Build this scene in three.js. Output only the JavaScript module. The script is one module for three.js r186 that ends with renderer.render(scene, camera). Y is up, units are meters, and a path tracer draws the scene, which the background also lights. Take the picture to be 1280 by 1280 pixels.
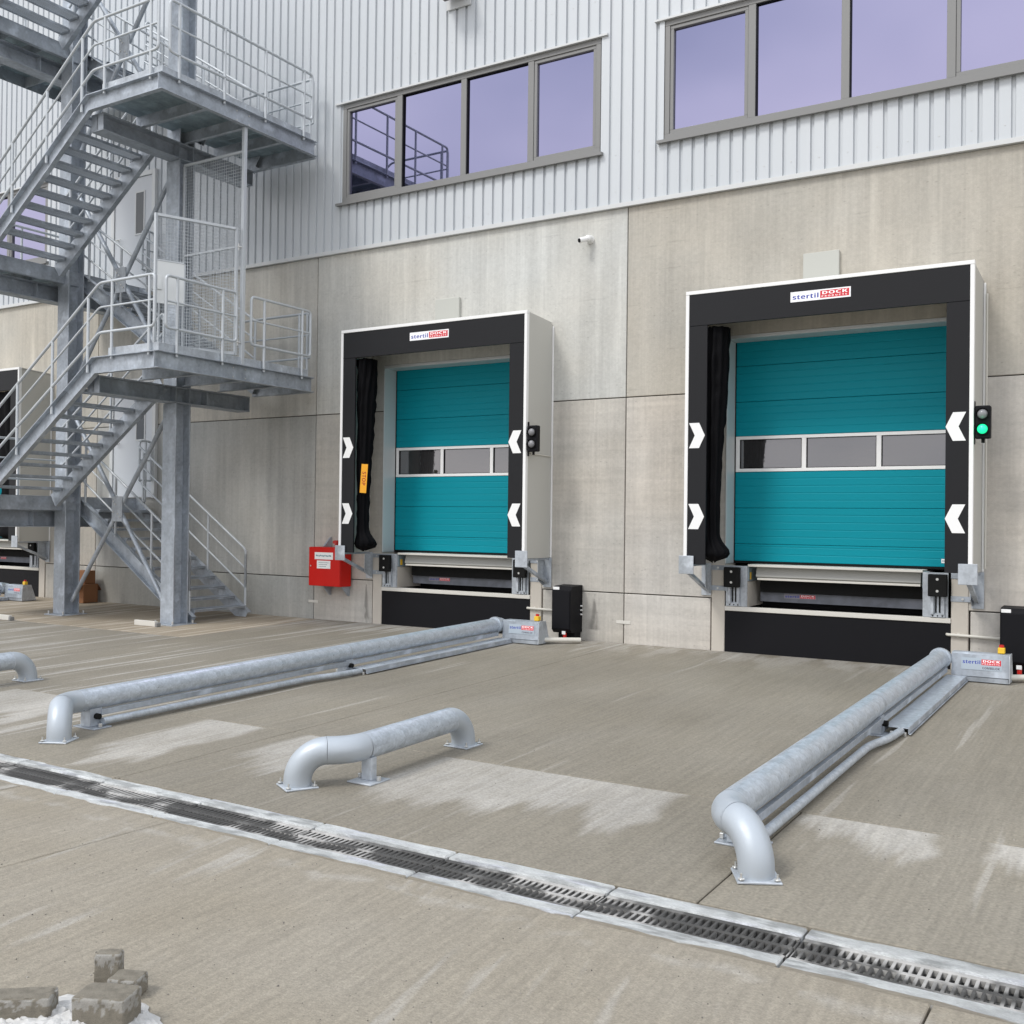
import * as THREE from 'three';
import { mergeGeometries } from 'three/addons/utils/BufferGeometryUtils.js';

// ---------- camera, sky, sun, exposure ----------
const scene = new THREE.Scene();
const camera = new THREE.PerspectiveCamera(52.37, 1, 0.1, 600);
camera.position.set(0, 1.689, 13.2);
camera.rotation.order = 'YXZ';
camera.rotation.set(THREE.MathUtils.degToRad(0.487), THREE.MathUtils.degToRad(31.75), THREE.MathUtils.degToRad(0.692));
const renderer = new THREE.WebGLRenderer({ antialias: true });
renderer.setSize(1024, 1024);
renderer.toneMapping = THREE.LinearToneMapping;
renderer.toneMappingExposure = 1.42;
renderer.shadowMap.enabled = true;

// seeded noise
function hash(x, y, s) { let h = Math.imul(x, 374761393) ^ Math.imul(y, 668265263) ^ Math.imul(s, 2145322648); h = Math.imul(h ^ (h >>> 13), 1274126177); return ((h ^ (h >>> 16)) >>> 0) * 2.3283064365386963e-10; }
function rand(seed) { let a = seed >>> 0; return () => { a = (a + 0x6D2B79F5) | 0; let t = Math.imul(a ^ (a >>> 15), 1 | a); t = (t + Math.imul(t ^ (t >>> 7), 61 | t)) ^ t; return ((t ^ (t >>> 14)) >>> 0) / 4294967296; }; }
const mod = (a, p) => (p ? ((a % p) + p) % p : a);
function noise(x, y, s, px = 0, py = 0) {
  const xi = Math.floor(x), yi = Math.floor(y), fx = x - xi, fy = y - yi, u = fx * fx * (3 - 2 * fx), v = fy * fy * (3 - 2 * fy);
  let x0 = xi, x1 = xi + 1, y0 = yi, y1 = yi + 1; if (px) { x0 = mod(x0, px); x1 = mod(x1, px); y0 = mod(y0, py); y1 = mod(y1, py); }
  const a = hash(x0, y0, s), b = hash(x1, y0, s), c = hash(x0, y1, s), d = hash(x1, y1, s);
  return a + (b - a) * u + (c - a) * v + (a - b - c + d) * u * v;
}
function fbm(x, y, s, o = 4, px = 0, py = 0) { let f = 0, a = 0.5, n = 0; for (let i = 0; i < o; i++) { f += a * noise(x, y, s + i * 17, px, py); n += a; x *= 2; y *= 2; px *= 2; py *= 2; a *= 0.5; } return f / n; }
const clamp = (x, a = 0, b = 1) => Math.min(b, Math.max(a, x));
const step = (a, b, x) => { const t = clamp((x - a) / (b - a)); return t * t * (3 - 2 * t); };
const lerp = (a, b, t) => a + (b - a) * t;

{ // overcast sky: bright even cloud, a little bluer overhead
  const w = 1024, h = 512, d = new Float32Array(w * h * 4);
  for (let j = 0; j < h; j++) for (let i = 0; i < w; i++) {
    const el = (j / h - 0.5) * Math.PI, az = (i / w) * 2 * Math.PI, k = (j * w + i) * 4, e = Math.max(0, Math.sin(el));
    const q = 1 / (e + 0.18), cx = Math.cos(az) * Math.cos(el) * q, cz = Math.sin(az) * Math.cos(el) * q;
    const c = fbm(cx * 1.6 + 20, cz * 1.6 + 20, 5, 5) - 0.5, up = el > 0 ? 1 : 0;
    const b = (0.86 + 0.2 * e) * (1 + 0.7 * c), blue = step(0.05, 0.8, e) * 0.09 - c * 0.25;
    d[k] = (b * (1 - blue)) * (up ? 1 : 0.3); d[k + 1] = b * (1 - blue * 0.45) * (up ? 1 : 0.29); d[k + 2] = b * (1.03 + blue * 0.3) * (up ? 1 : 0.25); d[k + 3] = 1;
  }
  const t = new THREE.DataTexture(d, w, h, THREE.RGBAFormat, THREE.FloatType);
  t.mapping = THREE.EquirectangularReflectionMapping; t.magFilter = t.minFilter = THREE.LinearFilter; t.wrapS = THREE.RepeatWrapping; t.needsUpdate = true;
  scene.background = t; scene.environment = t; scene.backgroundIntensity = 1; scene.environmentIntensity = 1;
}
const sun = new THREE.DirectionalLight(new THREE.Color(1, 0.97, 0.92), 1.3);
sun.position.set(-17, 28, 24); sun.target.position.set(-7, 0, 3);
sun.castShadow = true; sun.shadow.radius = 28; sun.shadow.mapSize.set(2048, 2048);
Object.assign(sun.shadow.camera, { left: -25, right: 25, top: 25, bottom: -25, near: 1, far: 90 });
scene.add(sun, sun.target);

// ---------- helpers ----------
const count = {};
const numbered = (n) => { const k = count[n] = (count[n] ?? -1) + 1; return k ? `${n}_${String(k).padStart(3, '0')}` : n; };
function thing(name, label, category, pos = [0, 0, 0], group) {
  const g = new THREE.Group(); g.name = numbered(name); g.position.set(...pos); g.userData = { label, category }; if (group) g.userData.group = group; scene.add(g); return g;
}
function part(parent, name) { const g = new THREE.Group(); g.name = name; parent.add(g); return g; }
function add(parent, name, geo, mat) {
  const g = Array.isArray(geo) ? (geo.length > 1 ? mergeGeometries(geo, false) : geo[0]) : geo;
  const m = new THREE.Mesh(g, mat); m.name = name; m.castShadow = m.receiveShadow = true; parent.add(m); return m;
}
function fromTris(P) { // flat-shaded soup with metric box uv
  const n = P.length / 9, N = new Float32Array(P.length), U = new Float32Array(n * 6);
  for (let i = 0; i < n; i++) {
    const o = i * 9, ax = P[o + 3] - P[o], ay = P[o + 4] - P[o + 1], az = P[o + 5] - P[o + 2], bx = P[o + 6] - P[o], by = P[o + 7] - P[o + 1], bz = P[o + 8] - P[o + 2];
    let x = ay * bz - az * by, y = az * bx - ax * bz, z = ax * by - ay * bx; const l = Math.hypot(x, y, z) || 1; x /= l; y /= l; z /= l;
    for (let k = 0; k < 3; k++) { N[o + k * 3] = x; N[o + k * 3 + 1] = y; N[o + k * 3 + 2] = z; }
  }
  const g = new THREE.BufferGeometry();
  g.setAttribute('position', new THREE.Float32BufferAttribute(P, 3)); g.setAttribute('normal', new THREE.BufferAttribute(N, 3)); g.setAttribute('uv', new THREE.BufferAttribute(U, 2));
  return boxUV(g);
}
function boxUV(g) {
  if (g.index) g = g.toNonIndexed();
  const p = g.attributes.position, n = g.attributes.normal, u = new Float32Array(p.count * 2);
  for (let i = 0; i < p.count; i += 3) {
    let nx = 0, ny = 0, nz = 0; for (let k = 0; k < 3; k++) { nx += n.getX(i + k); ny += n.getY(i + k); nz += n.getZ(i + k); }
    nx = Math.abs(nx); ny = Math.abs(ny); nz = Math.abs(nz);
    for (let k = 0; k < 3; k++) { const j = i + k, X = p.getX(j), Y = p.getY(j), Z = p.getZ(j); if (nx > ny && nx >= nz) { u[j * 2] = Z + 0.37; u[j * 2 + 1] = Y; } else if (ny >= nz) { u[j * 2] = X; u[j * 2 + 1] = Z + 0.11; } else { u[j * 2] = X; u[j * 2 + 1] = Y; } }
  }
  g.setAttribute('uv', new THREE.BufferAttribute(u, 2));
  for (const k of Object.keys(g.attributes)) if (!['position', 'normal', 'uv'].includes(k)) g.deleteAttribute(k);
  return g;
}
// box between two corners with chamfered edges
function box(x0, x1, y0, y1, z0, z1, c = 0.003) {
  if (x0 > x1) [x0, x1] = [x1, x0]; if (y0 > y1) [y0, y1] = [y1, y0]; if (z0 > z1) [z0, z1] = [z1, z0];
  const P = [], lo = [x0, y0, z0], hi = [x1, y1, z1];
  c = Math.min(c, (x1 - x0) * 0.3, (y1 - y0) * 0.3, (z1 - z0) * 0.3);
  const ctr = [(x0 + x1) / 2, (y0 + y1) / 2, (z0 + z1) / 2];
  const vert = (s, ax) => [0, 1, 2].map((i) => { const v = s[i] > 0 ? hi[i] : lo[i]; return (c === 0 || i === ax) ? v : v - s[i] * c; });
  const tri = (a, b, d) => {
    const ux = b[0] - a[0], uy = b[1] - a[1], uz = b[2] - a[2], vx = d[0] - a[0], vy = d[1] - a[1], vz = d[2] - a[2];
    const nx = uy * vz - uz * vy, ny = uz * vx - ux * vz, nz = ux * vy - uy * vx, m = [(a[0] + b[0] + d[0]) / 3 - ctr[0], (a[1] + b[1] + d[1]) / 3 - ctr[1], (a[2] + b[2] + d[2]) / 3 - ctr[2]];
    if (nx * m[0] + ny * m[1] + nz * m[2] >= 0) P.push(...a, ...b, ...d); else P.push(...a, ...d, ...b);
  };
  const quad = (a, b, d, e) => { tri(a, b, d); tri(a, d, e); };
  for (let ax = 0; ax < 3; ax++) for (const s of [-1, 1]) {
    const i = (ax + 1) % 3, j = (ax + 2) % 3, S = (p, q) => { const r = [0, 0, 0]; r[ax] = s; r[i] = p; r[j] = q; return r; };
    quad(vert(S(-1, -1), ax), vert(S(1, -1), ax), vert(S(1, 1), ax), vert(S(-1, 1), ax));
  }
  if (c > 0) {
    for (let ax = 0; ax < 3; ax++) for (const p of [-1, 1]) for (const q of [-1, 1]) {
      const i = (ax + 1) % 3, j = (ax + 2) % 3, S = (t) => { const r = [0, 0, 0]; r[ax] = t; r[i] = p; r[j] = q; return r; };
      quad(vert(S(-1), i), vert(S(1), i), vert(S(1), j), vert(S(-1), j));
    }
    for (const a of [-1, 1]) for (const b of [-1, 1]) for (const d of [-1, 1]) tri(vert([a, b, d], 0), vert([a, b, d], 1), vert([a, b, d], 2));
  }
  return fromTris(P);
}
// extrude a polygon given in (a, b); axis 'z': a=x b=y, 'x': a=z b=y, 'y': a=x b=z
function prism(pts, t0, t1, axis = 'z', holes = [], bevel = 0) {
  const s = new THREE.Shape(pts.map((p) => new THREE.Vector2(p[0], p[1])));
  for (const h of holes) s.holes.push(new THREE.Path(h.map((p) => new THREE.Vector2(p[0], p[1]))));
  let g = new THREE.ExtrudeGeometry(s, { depth: t1 - t0 - 2 * bevel, bevelEnabled: bevel > 0, bevelThickness: bevel, bevelSize: bevel, bevelOffset: -bevel, bevelSegments: 1, curveSegments: 12 });
  g.translate(0, 0, t0 + bevel);
  const p = g.attributes.position;
  if (axis === 'x') for (let i = 0; i < p.count; i++) { const a = p.getX(i), b = p.getY(i), t = p.getZ(i); p.setXYZ(i, t, b, a); }
  if (axis === 'y') for (let i = 0; i < p.count; i++) { const a = p.getX(i), b = p.getY(i), t = p.getZ(i); p.setXYZ(i, a, t, b); }
  if (axis !== 'z') { // mirrored mapping: flip winding
    if (g.index) g = g.toNonIndexed(); const q = g.attributes.position;
    for (let i = 0; i < q.count; i += 3) { const a = [q.getX(i + 1), q.getY(i + 1), q.getZ(i + 1)], b = [q.getX(i + 2), q.getY(i + 2), q.getZ(i + 2)]; q.setXYZ(i + 1, ...b); q.setXYZ(i + 2, ...a); }
  }
  g.computeVertexNormals(); if (g.index) g = g.toNonIndexed(); g.computeVertexNormals();
  return boxUV(g);
}
// mitred band of constant width below a polyline, extruded
function band(pts, h, t0, t1, axis = 'z') {
  const nrm = []; for (let i = 0; i < pts.length - 1; i++) { const dx = pts[i + 1][0] - pts[i][0], dy = pts[i + 1][1] - pts[i][1], l = Math.hypot(dx, dy); nrm.push([dy / l, -dx / l]); }
  const low = pts.map((p, i) => {
    const a = nrm[Math.max(0, i - 1)], b = nrm[Math.min(nrm.length - 1, i)]; let mx = a[0] + b[0], my = a[1] + b[1]; const l = Math.hypot(mx, my); mx /= l; my /= l; const k = h / (mx * b[0] + my * b[1]); return [p[0] + mx * k, p[1] + my * k];
  });
  return prism([...pts, ...low.reverse()], t0, t1, axis);
}
function basis(d) { const n = d.clone().normalize(), a = Math.abs(n.y) < 0.9 ? new THREE.Vector3(0, 1, 0) : new THREE.Vector3(1, 0, 0), u = a.clone().cross(n).normalize(), v = n.clone().cross(u); return [n, u, v]; }
const v3 = (p) => (p.isVector3 ? p : new THREE.Vector3(...p));
function roundPath(pts, r, seg = 5) {
  const P = pts.map(v3), out = [P[0].clone()];
  for (let i = 1; i < P.length - 1; i++) {
    const a = P[i - 1].clone().sub(P[i]), b = P[i + 1].clone().sub(P[i]), rr = Math.min(r, a.length() * 0.45, b.length() * 0.45); a.setLength(rr); b.setLength(rr);
    const p0 = P[i].clone().add(a), p2 = P[i].clone().add(b);
    for (let k = 0; k <= seg; k++) { const t = k / seg; out.push(p0.clone().multiplyScalar((1 - t) * (1 - t)).addScaledVector(P[i], 2 * t * (1 - t)).addScaledVector(p2, t * t)); }
  }
  out.push(P[P.length - 1].clone()); return out;
}
function tube(points, r, sides = 8, cap = true) { // sweep with smooth normals; uv: along, around (metres)
  const P = points.map(v3), n = P.length, pos = [], nor = [], uv = [], idx = [];
  let [, u, v] = basis(P[1].clone().sub(P[0])), run = 0;
  for (let i = 0; i < n; i++) {
    const t = P[Math.min(n - 1, i + 1)].clone().sub(P[Math.max(0, i - 1)]).normalize();
    u.addScaledVector(t, -u.dot(t)).normalize(); v = t.clone().cross(u); if (i) run += P[i].distanceTo(P[i - 1]);
    const rr = typeof r === 'function' ? r(i / (n - 1)) : r;
    for (let k = 0; k <= sides; k++) { const a = (k / sides) * 2 * Math.PI, c = Math.cos(a), s = Math.sin(a), d = [u.x * c + v.x * s, u.y * c + v.y * s, u.z * c + v.z * s]; pos.push(P[i].x + d[0] * rr, P[i].y + d[1] * rr, P[i].z + d[2] * rr); nor.push(...d); uv.push(run, (k / sides) * 2 * Math.PI * rr); }
    if (i) for (let k = 0; k < sides; k++) { const a = (i - 1) * (sides + 1) + k, b = a + 1, c = a + sides + 1, d = c + 1; idx.push(a, b, d, a, d, c); }
  }
  if (cap) for (const [i, s] of [[0, -1], [n - 1, 1]]) {
    const t = P[i ? i : 1].clone().sub(P[i ? i - 1 : 0]).normalize().multiplyScalar(s), b = pos.length / 3, o = i * (sides + 1);
    pos.push(P[i].x, P[i].y, P[i].z); nor.push(t.x, t.y, t.z); uv.push(0, 0);
    for (let k = 0; k <= sides; k++) { pos.push(pos[(o + k) * 3], pos[(o + k) * 3 + 1], pos[(o + k) * 3 + 2]); nor.push(t.x, t.y, t.z); uv.push(uv[(o + k) * 2 + 1], 0.02); }
    for (let k = 0; k < sides; k++) s > 0 ? idx.push(b, b + 1 + k, b + 2 + k) : idx.push(b, b + 2 + k, b + 1 + k);
  }
  const g = new THREE.BufferGeometry(); g.setAttribute('position', new THREE.Float32BufferAttribute(pos, 3)); g.setAttribute('normal', new THREE.Float32BufferAttribute(nor, 3)); g.setAttribute('uv', new THREE.Float32BufferAttribute(uv, 2)); g.setIndex(idx);
  return g.toNonIndexed();
}
const rod = (a, b, r, s = 8) => tube([a, b], r, s);
// rectangular bar from a to b; w across, h in the up-ish direction
function bar(a, b, w, h) {
  a = v3(a); b = v3(b); const [n, u, v] = basis(b.clone().sub(a)), L = a.distanceTo(b), g = box(-w / 2, w / 2, -h / 2, h / 2, 0, L, 0.003);
  g.applyMatrix4(new THREE.Matrix4().makeBasis(u, v, n).setPosition(a)); return g;
}
const disc = (x, y, z, r, d, s = 20) => tube([[x, y, z], [x, y, z + d]], r, s);

// ---------- textures ----------
const GAM = Uint8Array.from({ length: 4096 }, (_, i) => { const v = i / 4095; return Math.round(255 * (v <= 0.0031308 ? v * 12.92 : 1.055 * v ** (1 / 2.4) - 0.055)); });
function dataTex(w, h, fn, srgb = true) {
  const d = new Uint8Array(w * h * 4), o = [0, 0, 0];
  for (let j = 0; j < h; j++) for (let i = 0; i < w; i++) { fn(i, j, o); const k = (j * w + i) * 4; for (let c = 0; c < 3; c++) { const v = clamp(o[c]); d[k + c] = srgb ? GAM[(v * 4095) | 0] : v * 255; } d[k + 3] = 255; }
  const t = new THREE.DataTexture(d, w, h, THREE.RGBAFormat); t.colorSpace = srgb ? THREE.SRGBColorSpace : THREE.NoColorSpace;
  t.wrapS = t.wrapT = THREE.RepeatWrapping; t.magFilter = THREE.LinearFilter; t.minFilter = THREE.LinearMipmapLinearFilter; t.generateMipmaps = true; t.needsUpdate = true; return t;
}
const rep = (t, m) => { const c = t.clone(); c.repeat.set(1 / m, 1 / (m * (t.image.height / t.image.width))); c.needsUpdate = true; return c; };
const std = (o) => new THREE.MeshStandardMaterial(o);
const L = (r, g, b) => new THREE.Color().setRGB(r, g, b);
function worley(x, y, s, p) { let b = 9, b2 = 9, id = 0; const xi = Math.floor(x), yi = Math.floor(y); for (let j = -1; j <= 1; j++) for (let i = -1; i <= 1; i++) { const cx = xi + i, cy = yi + j, a = mod(cx, p), c = mod(cy, p), dx = cx + hash(a, c, s) - x, dy = cy + hash(a, c, s + 1) - y, d = dx * dx + dy * dy; if (d < b) { b2 = b; b = d; id = hash(a, c, s + 2); } else if (d < b2) b2 = d; } return [Math.sqrt(b), id, Math.sqrt(b2)]; }
// galvanised steel: zinc spangle, cloudy patches, run marks
const galvTex = dataTex(768, 768, (i, j, o) => {
  const x = i / 768, y = j / 768, sp = worley(x * 42, y * 42, 3, 42), c = fbm(x * 5, y * 5, 11, 5, 5, 5), f = fbm(x * 60, y * 60, 12, 2, 60, 60), d = fbm(x * 14, y * 3, 14, 3, 14, 3);
  const w = step(0.6, 0.78, fbm(x * 9, y * 9, 19, 4, 9, 9)), b = 0.43 + (sp[1] - 0.5) * 0.06 + (c - 0.5) * 0.24 + (f - 0.5) * 0.06 + (d - 0.5) * 0.16 + w * 0.1;
  o[0] = b * 0.905; o[1] = b * 0.99; o[2] = b * 1.095;
});
const galvRough = dataTex(512, 512, (i, j, o) => { const x = i / 512, y = j / 512, v = 0.42 + 0.4 * (fbm(x * 8, y * 8, 21, 4, 8, 8) - 0.5) + 0.14 * worley(x * 30, y * 30, 4, 30)[1]; o[0] = o[1] = o[2] = v; }, false);
// hot-dipped pipe: overlapping scaly flow marks
const pipeTex = dataTex(768, 768, (i, j, o) => {
  const x = i / 768, y = j / 768, wx = x * 16 + 1.6 * fbm(x * 12, y * 12, 31, 3, 12, 12), wy = y * 24 + 1.6 * fbm(x * 12, y * 12, 32, 3, 12, 12), s = worley(wx, wy, 33, 400), e = step(0.0, 0.12, s[2] - s[0]);
  const c = fbm(x * 6, y * 8, 35, 4, 6, 8), sp = worley(x * 60, y * 60, 38, 60)[1], run = fbm(x * 40, y * 6, 37, 3, 40, 6);
  const b = 0.54 + (s[1] - 0.5) * 0.11 + (c - 0.5) * 0.1 - (1 - e) * 0.07 * step(0.4, 0.6, c) + (sp - 0.5) * 0.09 + (run - 0.5) * 0.06;
  o[0] = b * 0.9; o[1] = b * 0.99; o[2] = b * 1.09;
});
const fineBump = dataTex(512, 512, (i, j, o) => { const x = i / 512, y = j / 512; o[0] = o[1] = o[2] = 0.6 * fbm(x * 24, y * 24, 41, 4, 24, 24) + 0.4 * hash(i >> 1, j >> 1, 42); }, false);
const brushBump = dataTex(1024, 1024, (i, j, o) => { const x = i / 1024, y = j / 1024; const b = fbm(x * 170, y * 5, 51, 2, 170, 5), g = noise(x * 320, y * 320, 52, 320, 320), p = fbm(x * 40, y * 40, 53, 3, 40, 40); o[0] = o[1] = o[2] = clamp(0.5 * b + 0.3 * g + 0.25 * p - 0.02); }, false);

const M = {
  galv: std({ map: rep(galvTex, 1.6), roughnessMap: rep(galvRough, 1.1), roughness: 1, metalness: 0.35, bumpMap: rep(fineBump, 0.4), bumpScale: 0.0004 }),
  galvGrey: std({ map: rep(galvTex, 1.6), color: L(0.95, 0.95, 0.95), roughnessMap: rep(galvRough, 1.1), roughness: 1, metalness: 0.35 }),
  galvLight: std({ map: rep(galvTex, 1.3), color: L(1.12, 1.1, 1.07), roughnessMap: rep(galvRough, 1.1), roughness: 1, metalness: 0.3 }),
  rail: std({ color: L(0.52, 0.55, 0.575), roughnessMap: rep(galvRough, 1.1), roughness: 0.95, metalness: 0.25, bumpMap: rep(fineBump, 0.2), bumpScale: 0.0003 }),
  pipe: std({ map: rep(pipeTex, 0.9), roughnessMap: rep(galvRough, 0.8), roughness: 0.85, metalness: 0.42, bumpMap: rep(pipeTex, 0.9), bumpScale: 0.0012 }),
  elbow: std({ color: L(0.43, 0.47, 0.51), roughnessMap: rep(galvRough, 1.5), roughness: 1, metalness: 0.3, bumpMap: rep(fineBump, 0.3), bumpScale: 0.0003 }),
  white: std({ color: L(0.84, 0.84, 0.83), roughness: 0.4 }),
  offWhite: std({ color: L(0.62, 0.6, 0.55), roughness: 0.5 }),
  charcoal: new THREE.MeshPhysicalMaterial({ color: L(0.0135, 0.0138, 0.0158), specularIntensity: 0.45, roughness: 0.5, bumpMap: rep(fineBump, 0.5), bumpScale: 0.0003 }),
  black: new THREE.MeshPhysicalMaterial({ color: L(0.006, 0.006, 0.008), specularIntensity: 0.35, roughness: 0.55, bumpMap: rep(fineBump, 0.3), bumpScale: 0.0006 }),
  fabric: new THREE.MeshPhysicalMaterial({ color: L(0.003, 0.003, 0.004), specularIntensity: 0.25, roughness: 0.8, bumpMap: rep(fineBump, 0.12), bumpScale: 0.001 }),
  rubber: new THREE.MeshPhysicalMaterial({ color: L(0.01, 0.01, 0.01), specularIntensity: 0.35, roughness: 0.8, bumpMap: rep(fineBump, 0.2), bumpScale: 0.001 }),
  teal: new THREE.MeshPhysicalMaterial({ color: L(0.0, 0.25, 0.315), specularIntensity: 0.35, roughness: 0.5, bumpMap: rep(fineBump, 0.16), bumpScale: 0.0006 }),
  greyPanel: std({ color: L(0.50, 0.495, 0.46), roughness: 0.5, bumpMap: rep(fineBump, 0.6), bumpScale: 0.0003 }),
  alu: std({ color: L(0.66, 0.68, 0.68), roughness: 0.4, metalness: 0.25 }),
  frame: std({ color: L(0.225, 0.224, 0.22), roughness: 0.45 }),
  clad: std({ color: L(0.6, 0.63, 0.66), roughness: 0.42, metalness: 0.1 }),
  cladTrim: std({ color: L(0.6, 0.61, 0.61), roughness: 0.42, metalness: 0.1 }),
  mirror: new THREE.MeshPhysicalMaterial({ color: L(0.285, 0.28, 0.42), roughness: 0.015, metalness: 1 }),
  pane: new THREE.MeshPhysicalMaterial({ color: L(0.2, 0.198, 0.205), roughness: 0.05, metalness: 0.85, bumpMap: rep(fineBump, 5), bumpScale: 0.0004 }),
  red: new THREE.MeshPhysicalMaterial({ specularIntensity: 0.5, color: L(0.6, 0.01, 0.005), roughness: 0.35 }),
  yellow: std({ color: L(0.8, 0.5, 0.03), roughness: 0.45 }),
  cap: std({ color: L(0.55, 0.02, 0.015), roughness: 0.3 }),
  conduit: std({ color: L(0.62, 0.6, 0.54), roughness: 0.5 }),
  seal: std({ color: L(0.06, 0.055, 0.045), roughness: 0.9 }),
  lensOff: std({ color: L(0.22, 0.22, 0.23), roughness: 0.25 }),
  lensGreen: std({ color: L(0.0, 0.3, 0.14), emissive: L(0.02, 1.0, 0.4), emissiveIntensity: 0.75, roughness: 0.3 }),
  doorWhite: std({ color: L(0.58, 0.6, 0.63), roughness: 0.45 }),
  darkGlass: std({ color: L(0.05, 0.06, 0.07), roughness: 0.08 }),
  plateGreen: std({ map: rep(galvTex, 1.2), color: L(0.62, 0.72, 0.72), roughness: 0.6, metalness: 0.2 }),
  cardboard: std({ color: L(0.26, 0.12, 0.055), roughness: 0.85 }),
  bolt: std({ color: L(0.62, 0.62, 0.6), roughness: 0.35, metalness: 0.6 }),
  iron: std({ color: L(0.2, 0.195, 0.185), roughness: 0.75, metalness: 0.25, bumpMap: rep(fineBump, 0.1), bumpScale: 0.001 }),
};
function canvasMat(w, h, draw, o = {}) {
  const c = document.createElement('canvas'); c.width = w; c.height = h; const x = c.getContext('2d'); draw(x, w, h);
  const t = new THREE.CanvasTexture(c); t.colorSpace = THREE.SRGBColorSpace; return std({ map: t, roughness: 0.4, ...o });
}
// thin printed plate facing +z, print uv 0..1 on the front face
function plate(x0, x1, y0, y1, z, t = 0.003) {
  const g = box(x0, x1, y0, y1, z, z + t, 0), p = g.attributes.position, u = g.attributes.uv;
  for (let i = 0; i < p.count; i++) u.setXY(i, (p.getX(i) - x0) / (x1 - x0), (p.getY(i) - y0) / (y1 - y0)); return g;
}

// ---------- ground ----------
const gy = (z) => (z <= 8.62 ? -0.02 * z : z < 16 ? -0.1724 + 0.02 * (z - 8.62) : -0.0248);
const wetDry = (o, k, n, tone) => { const a = tone || [0.205, 0.183, 0.142], b = [0.385, 0.365, 0.33]; for (let c = 0; c < 3; c++) o[c] = lerp(a[c], b[c], k) * n; };
const specks = (i, j, s) => { const h = hash(i, j, s); return (0.87 + 0.26 * hash(i >> 1, j >> 1, s + 1)) * (h > 0.998 ? 0.6 : h < 0.002 ? 1.3 : 1) * (0.9 + 0.2 * h); };
const dryRuns = [[-4.72, -2.6, 1.08, 61], [-1.9, -1.0, 0.52, 62], [-0.9, 0.6, 0.36, 63], [-6.15, -5.12, 0.95, 64], [-7.3, -6.5, 1.5, 65], [-10.2, -8.6, 1.1, 66], [-12, -10.9, 0.8, 67]];
const yardTex = dataTex(2048, 1536, (i, j, o) => {
  const x = -12 + (i / 2048) * 14, z = (j / 1536) * 8.4, wob = 0.05 * (noise(x * 1.2, z * 0.7, 70) - 0.5), X = x + wob;
  let k = 0.22 * fbm(X * 2.2, z * 0.9, 71, 4) - 0.02;
  const st = fbm(X * 13, z * 0.55, 72, 4), st2 = fbm(X * 5 + 9, z * 0.28, 73, 3), far = step(-6.2, -8.5, x) * 0.1 + step(2.6, 0.3, z) * 0.1;
  const spr = 0.55 + 0.45 * step(-6.6, -8.5, x); k += step(0.66 - far, 0.8 - far, st) * step(0.46, 0.66, st2 + far) * 0.7 * spr;
  k += step(1.1 + 0.9 * (noise(X * 2.5, 3, 74) - 0.4), 0.15, z) * 0.5 * step(0.3, 0.62, fbm(X * 7, z * 2.2, 75, 4));
  for (const [a, b, len, s] of dryRuns) if (x > a - 0.1 && x < b + 0.1 && z > 6.55) {
    const e = len * (0.5 + 0.9 * fbm(X * 3.2, 1, s, 3)) + 0.3 * (fbm(X * 22, z * 2.2, s + 3, 4) - 0.5) + 0.14 * (fbm(X * 75, z * 4, s + 4, 2) - 0.5), q = step(0, 0.02, z - 6.61) * step(-0.2, 0.2, e - (z - 6.6)) * step(0, 0.14, x - a + 0.12 * (noise(z * 4, 1, s) - 0.5)) * step(0, 0.14, b - x + 0.12 * (noise(z * 4, 2, s) - 0.5));
    k = Math.max(k, q * (0.35 + 0.4 * fbm(X * 30, z * 4, s + 7, 3) + 0.5 * fbm(X * 2.4, z * 2.4, s + 8, 3)));
  }
  const pit = hash(i >> 1, j >> 2, 80) > 0.996 ? 0.86 : 1;
  wetDry(o, clamp(k), specks(i, j, 81) * pit * (0.84 + 0.32 * fbm(x * 0.7, z * 0.7, 77, 4)) * (0.88 + 0.24 * fbm(X * 55, z * 2.2, 78, 2)));
});
const frontTex = dataTex(2048, 2048, (i, j, o) => {
  const x = -6.6 + (i / 2048) * 8, z = 8.8 + (j / 2048) * 5, k0 = fbm(x * 1.3, z * 1.3, 83, 5), st = fbm(x * 9 - z * 2, z * 0.9 + x * 0.3, 84, 4);
  let k = 0.3 * k0 + step(0.6, 0.78, st) * step(0.42, 0.6, fbm(x * 0.9, z * 0.9, 85, 3)) * 0.5;
  k += 0.35 * step(0.1, 0, Math.abs(z - 9.02 - 0.1 * noise(x * 6, 1, 86))) * step(0.4, 0.7, fbm(x * 8, z * 8, 87, 3));
  const g = hash(i >> 1, j >> 1, 88), pebble = g > 0.9988 ? 0.6 : g < 0.003 ? 1.16 : 1;
  wetDry(o, clamp(k), specks(i, j, 89) * pebble * (0.9 + 0.2 * fbm(x * 60, z * 60, 90, 2)) * (0.86 + 0.28 * fbm(x * 52 - z * 6, z * 4, 91, 3)), [0.245, 0.214, 0.162]);
});
const genTex = dataTex(1024, 1024, (i, j, o) => {
  const x = i / 1024, y = j / 1024, k = 0.3 * fbm(x * 8, y * 8, 93, 4, 8, 8) + 0.6 * step(0.56, 0.74, fbm(x * 60, y * 4, 94, 3, 60, 4));
  wetDry(o, clamp(k), specks(i, j, 95) * (0.86 + 0.28 * fbm(x * 6, y * 6, 96, 4, 6, 6)));
});
const planar = (g, x0, w, z0, d) => { const p = g.attributes.position, u = g.attributes.uv; for (let i = 0; i < p.count; i++) u.setXY(i, (p.getX(i) - x0) / w, (p.getZ(i) - z0) / d); return g; };
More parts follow.
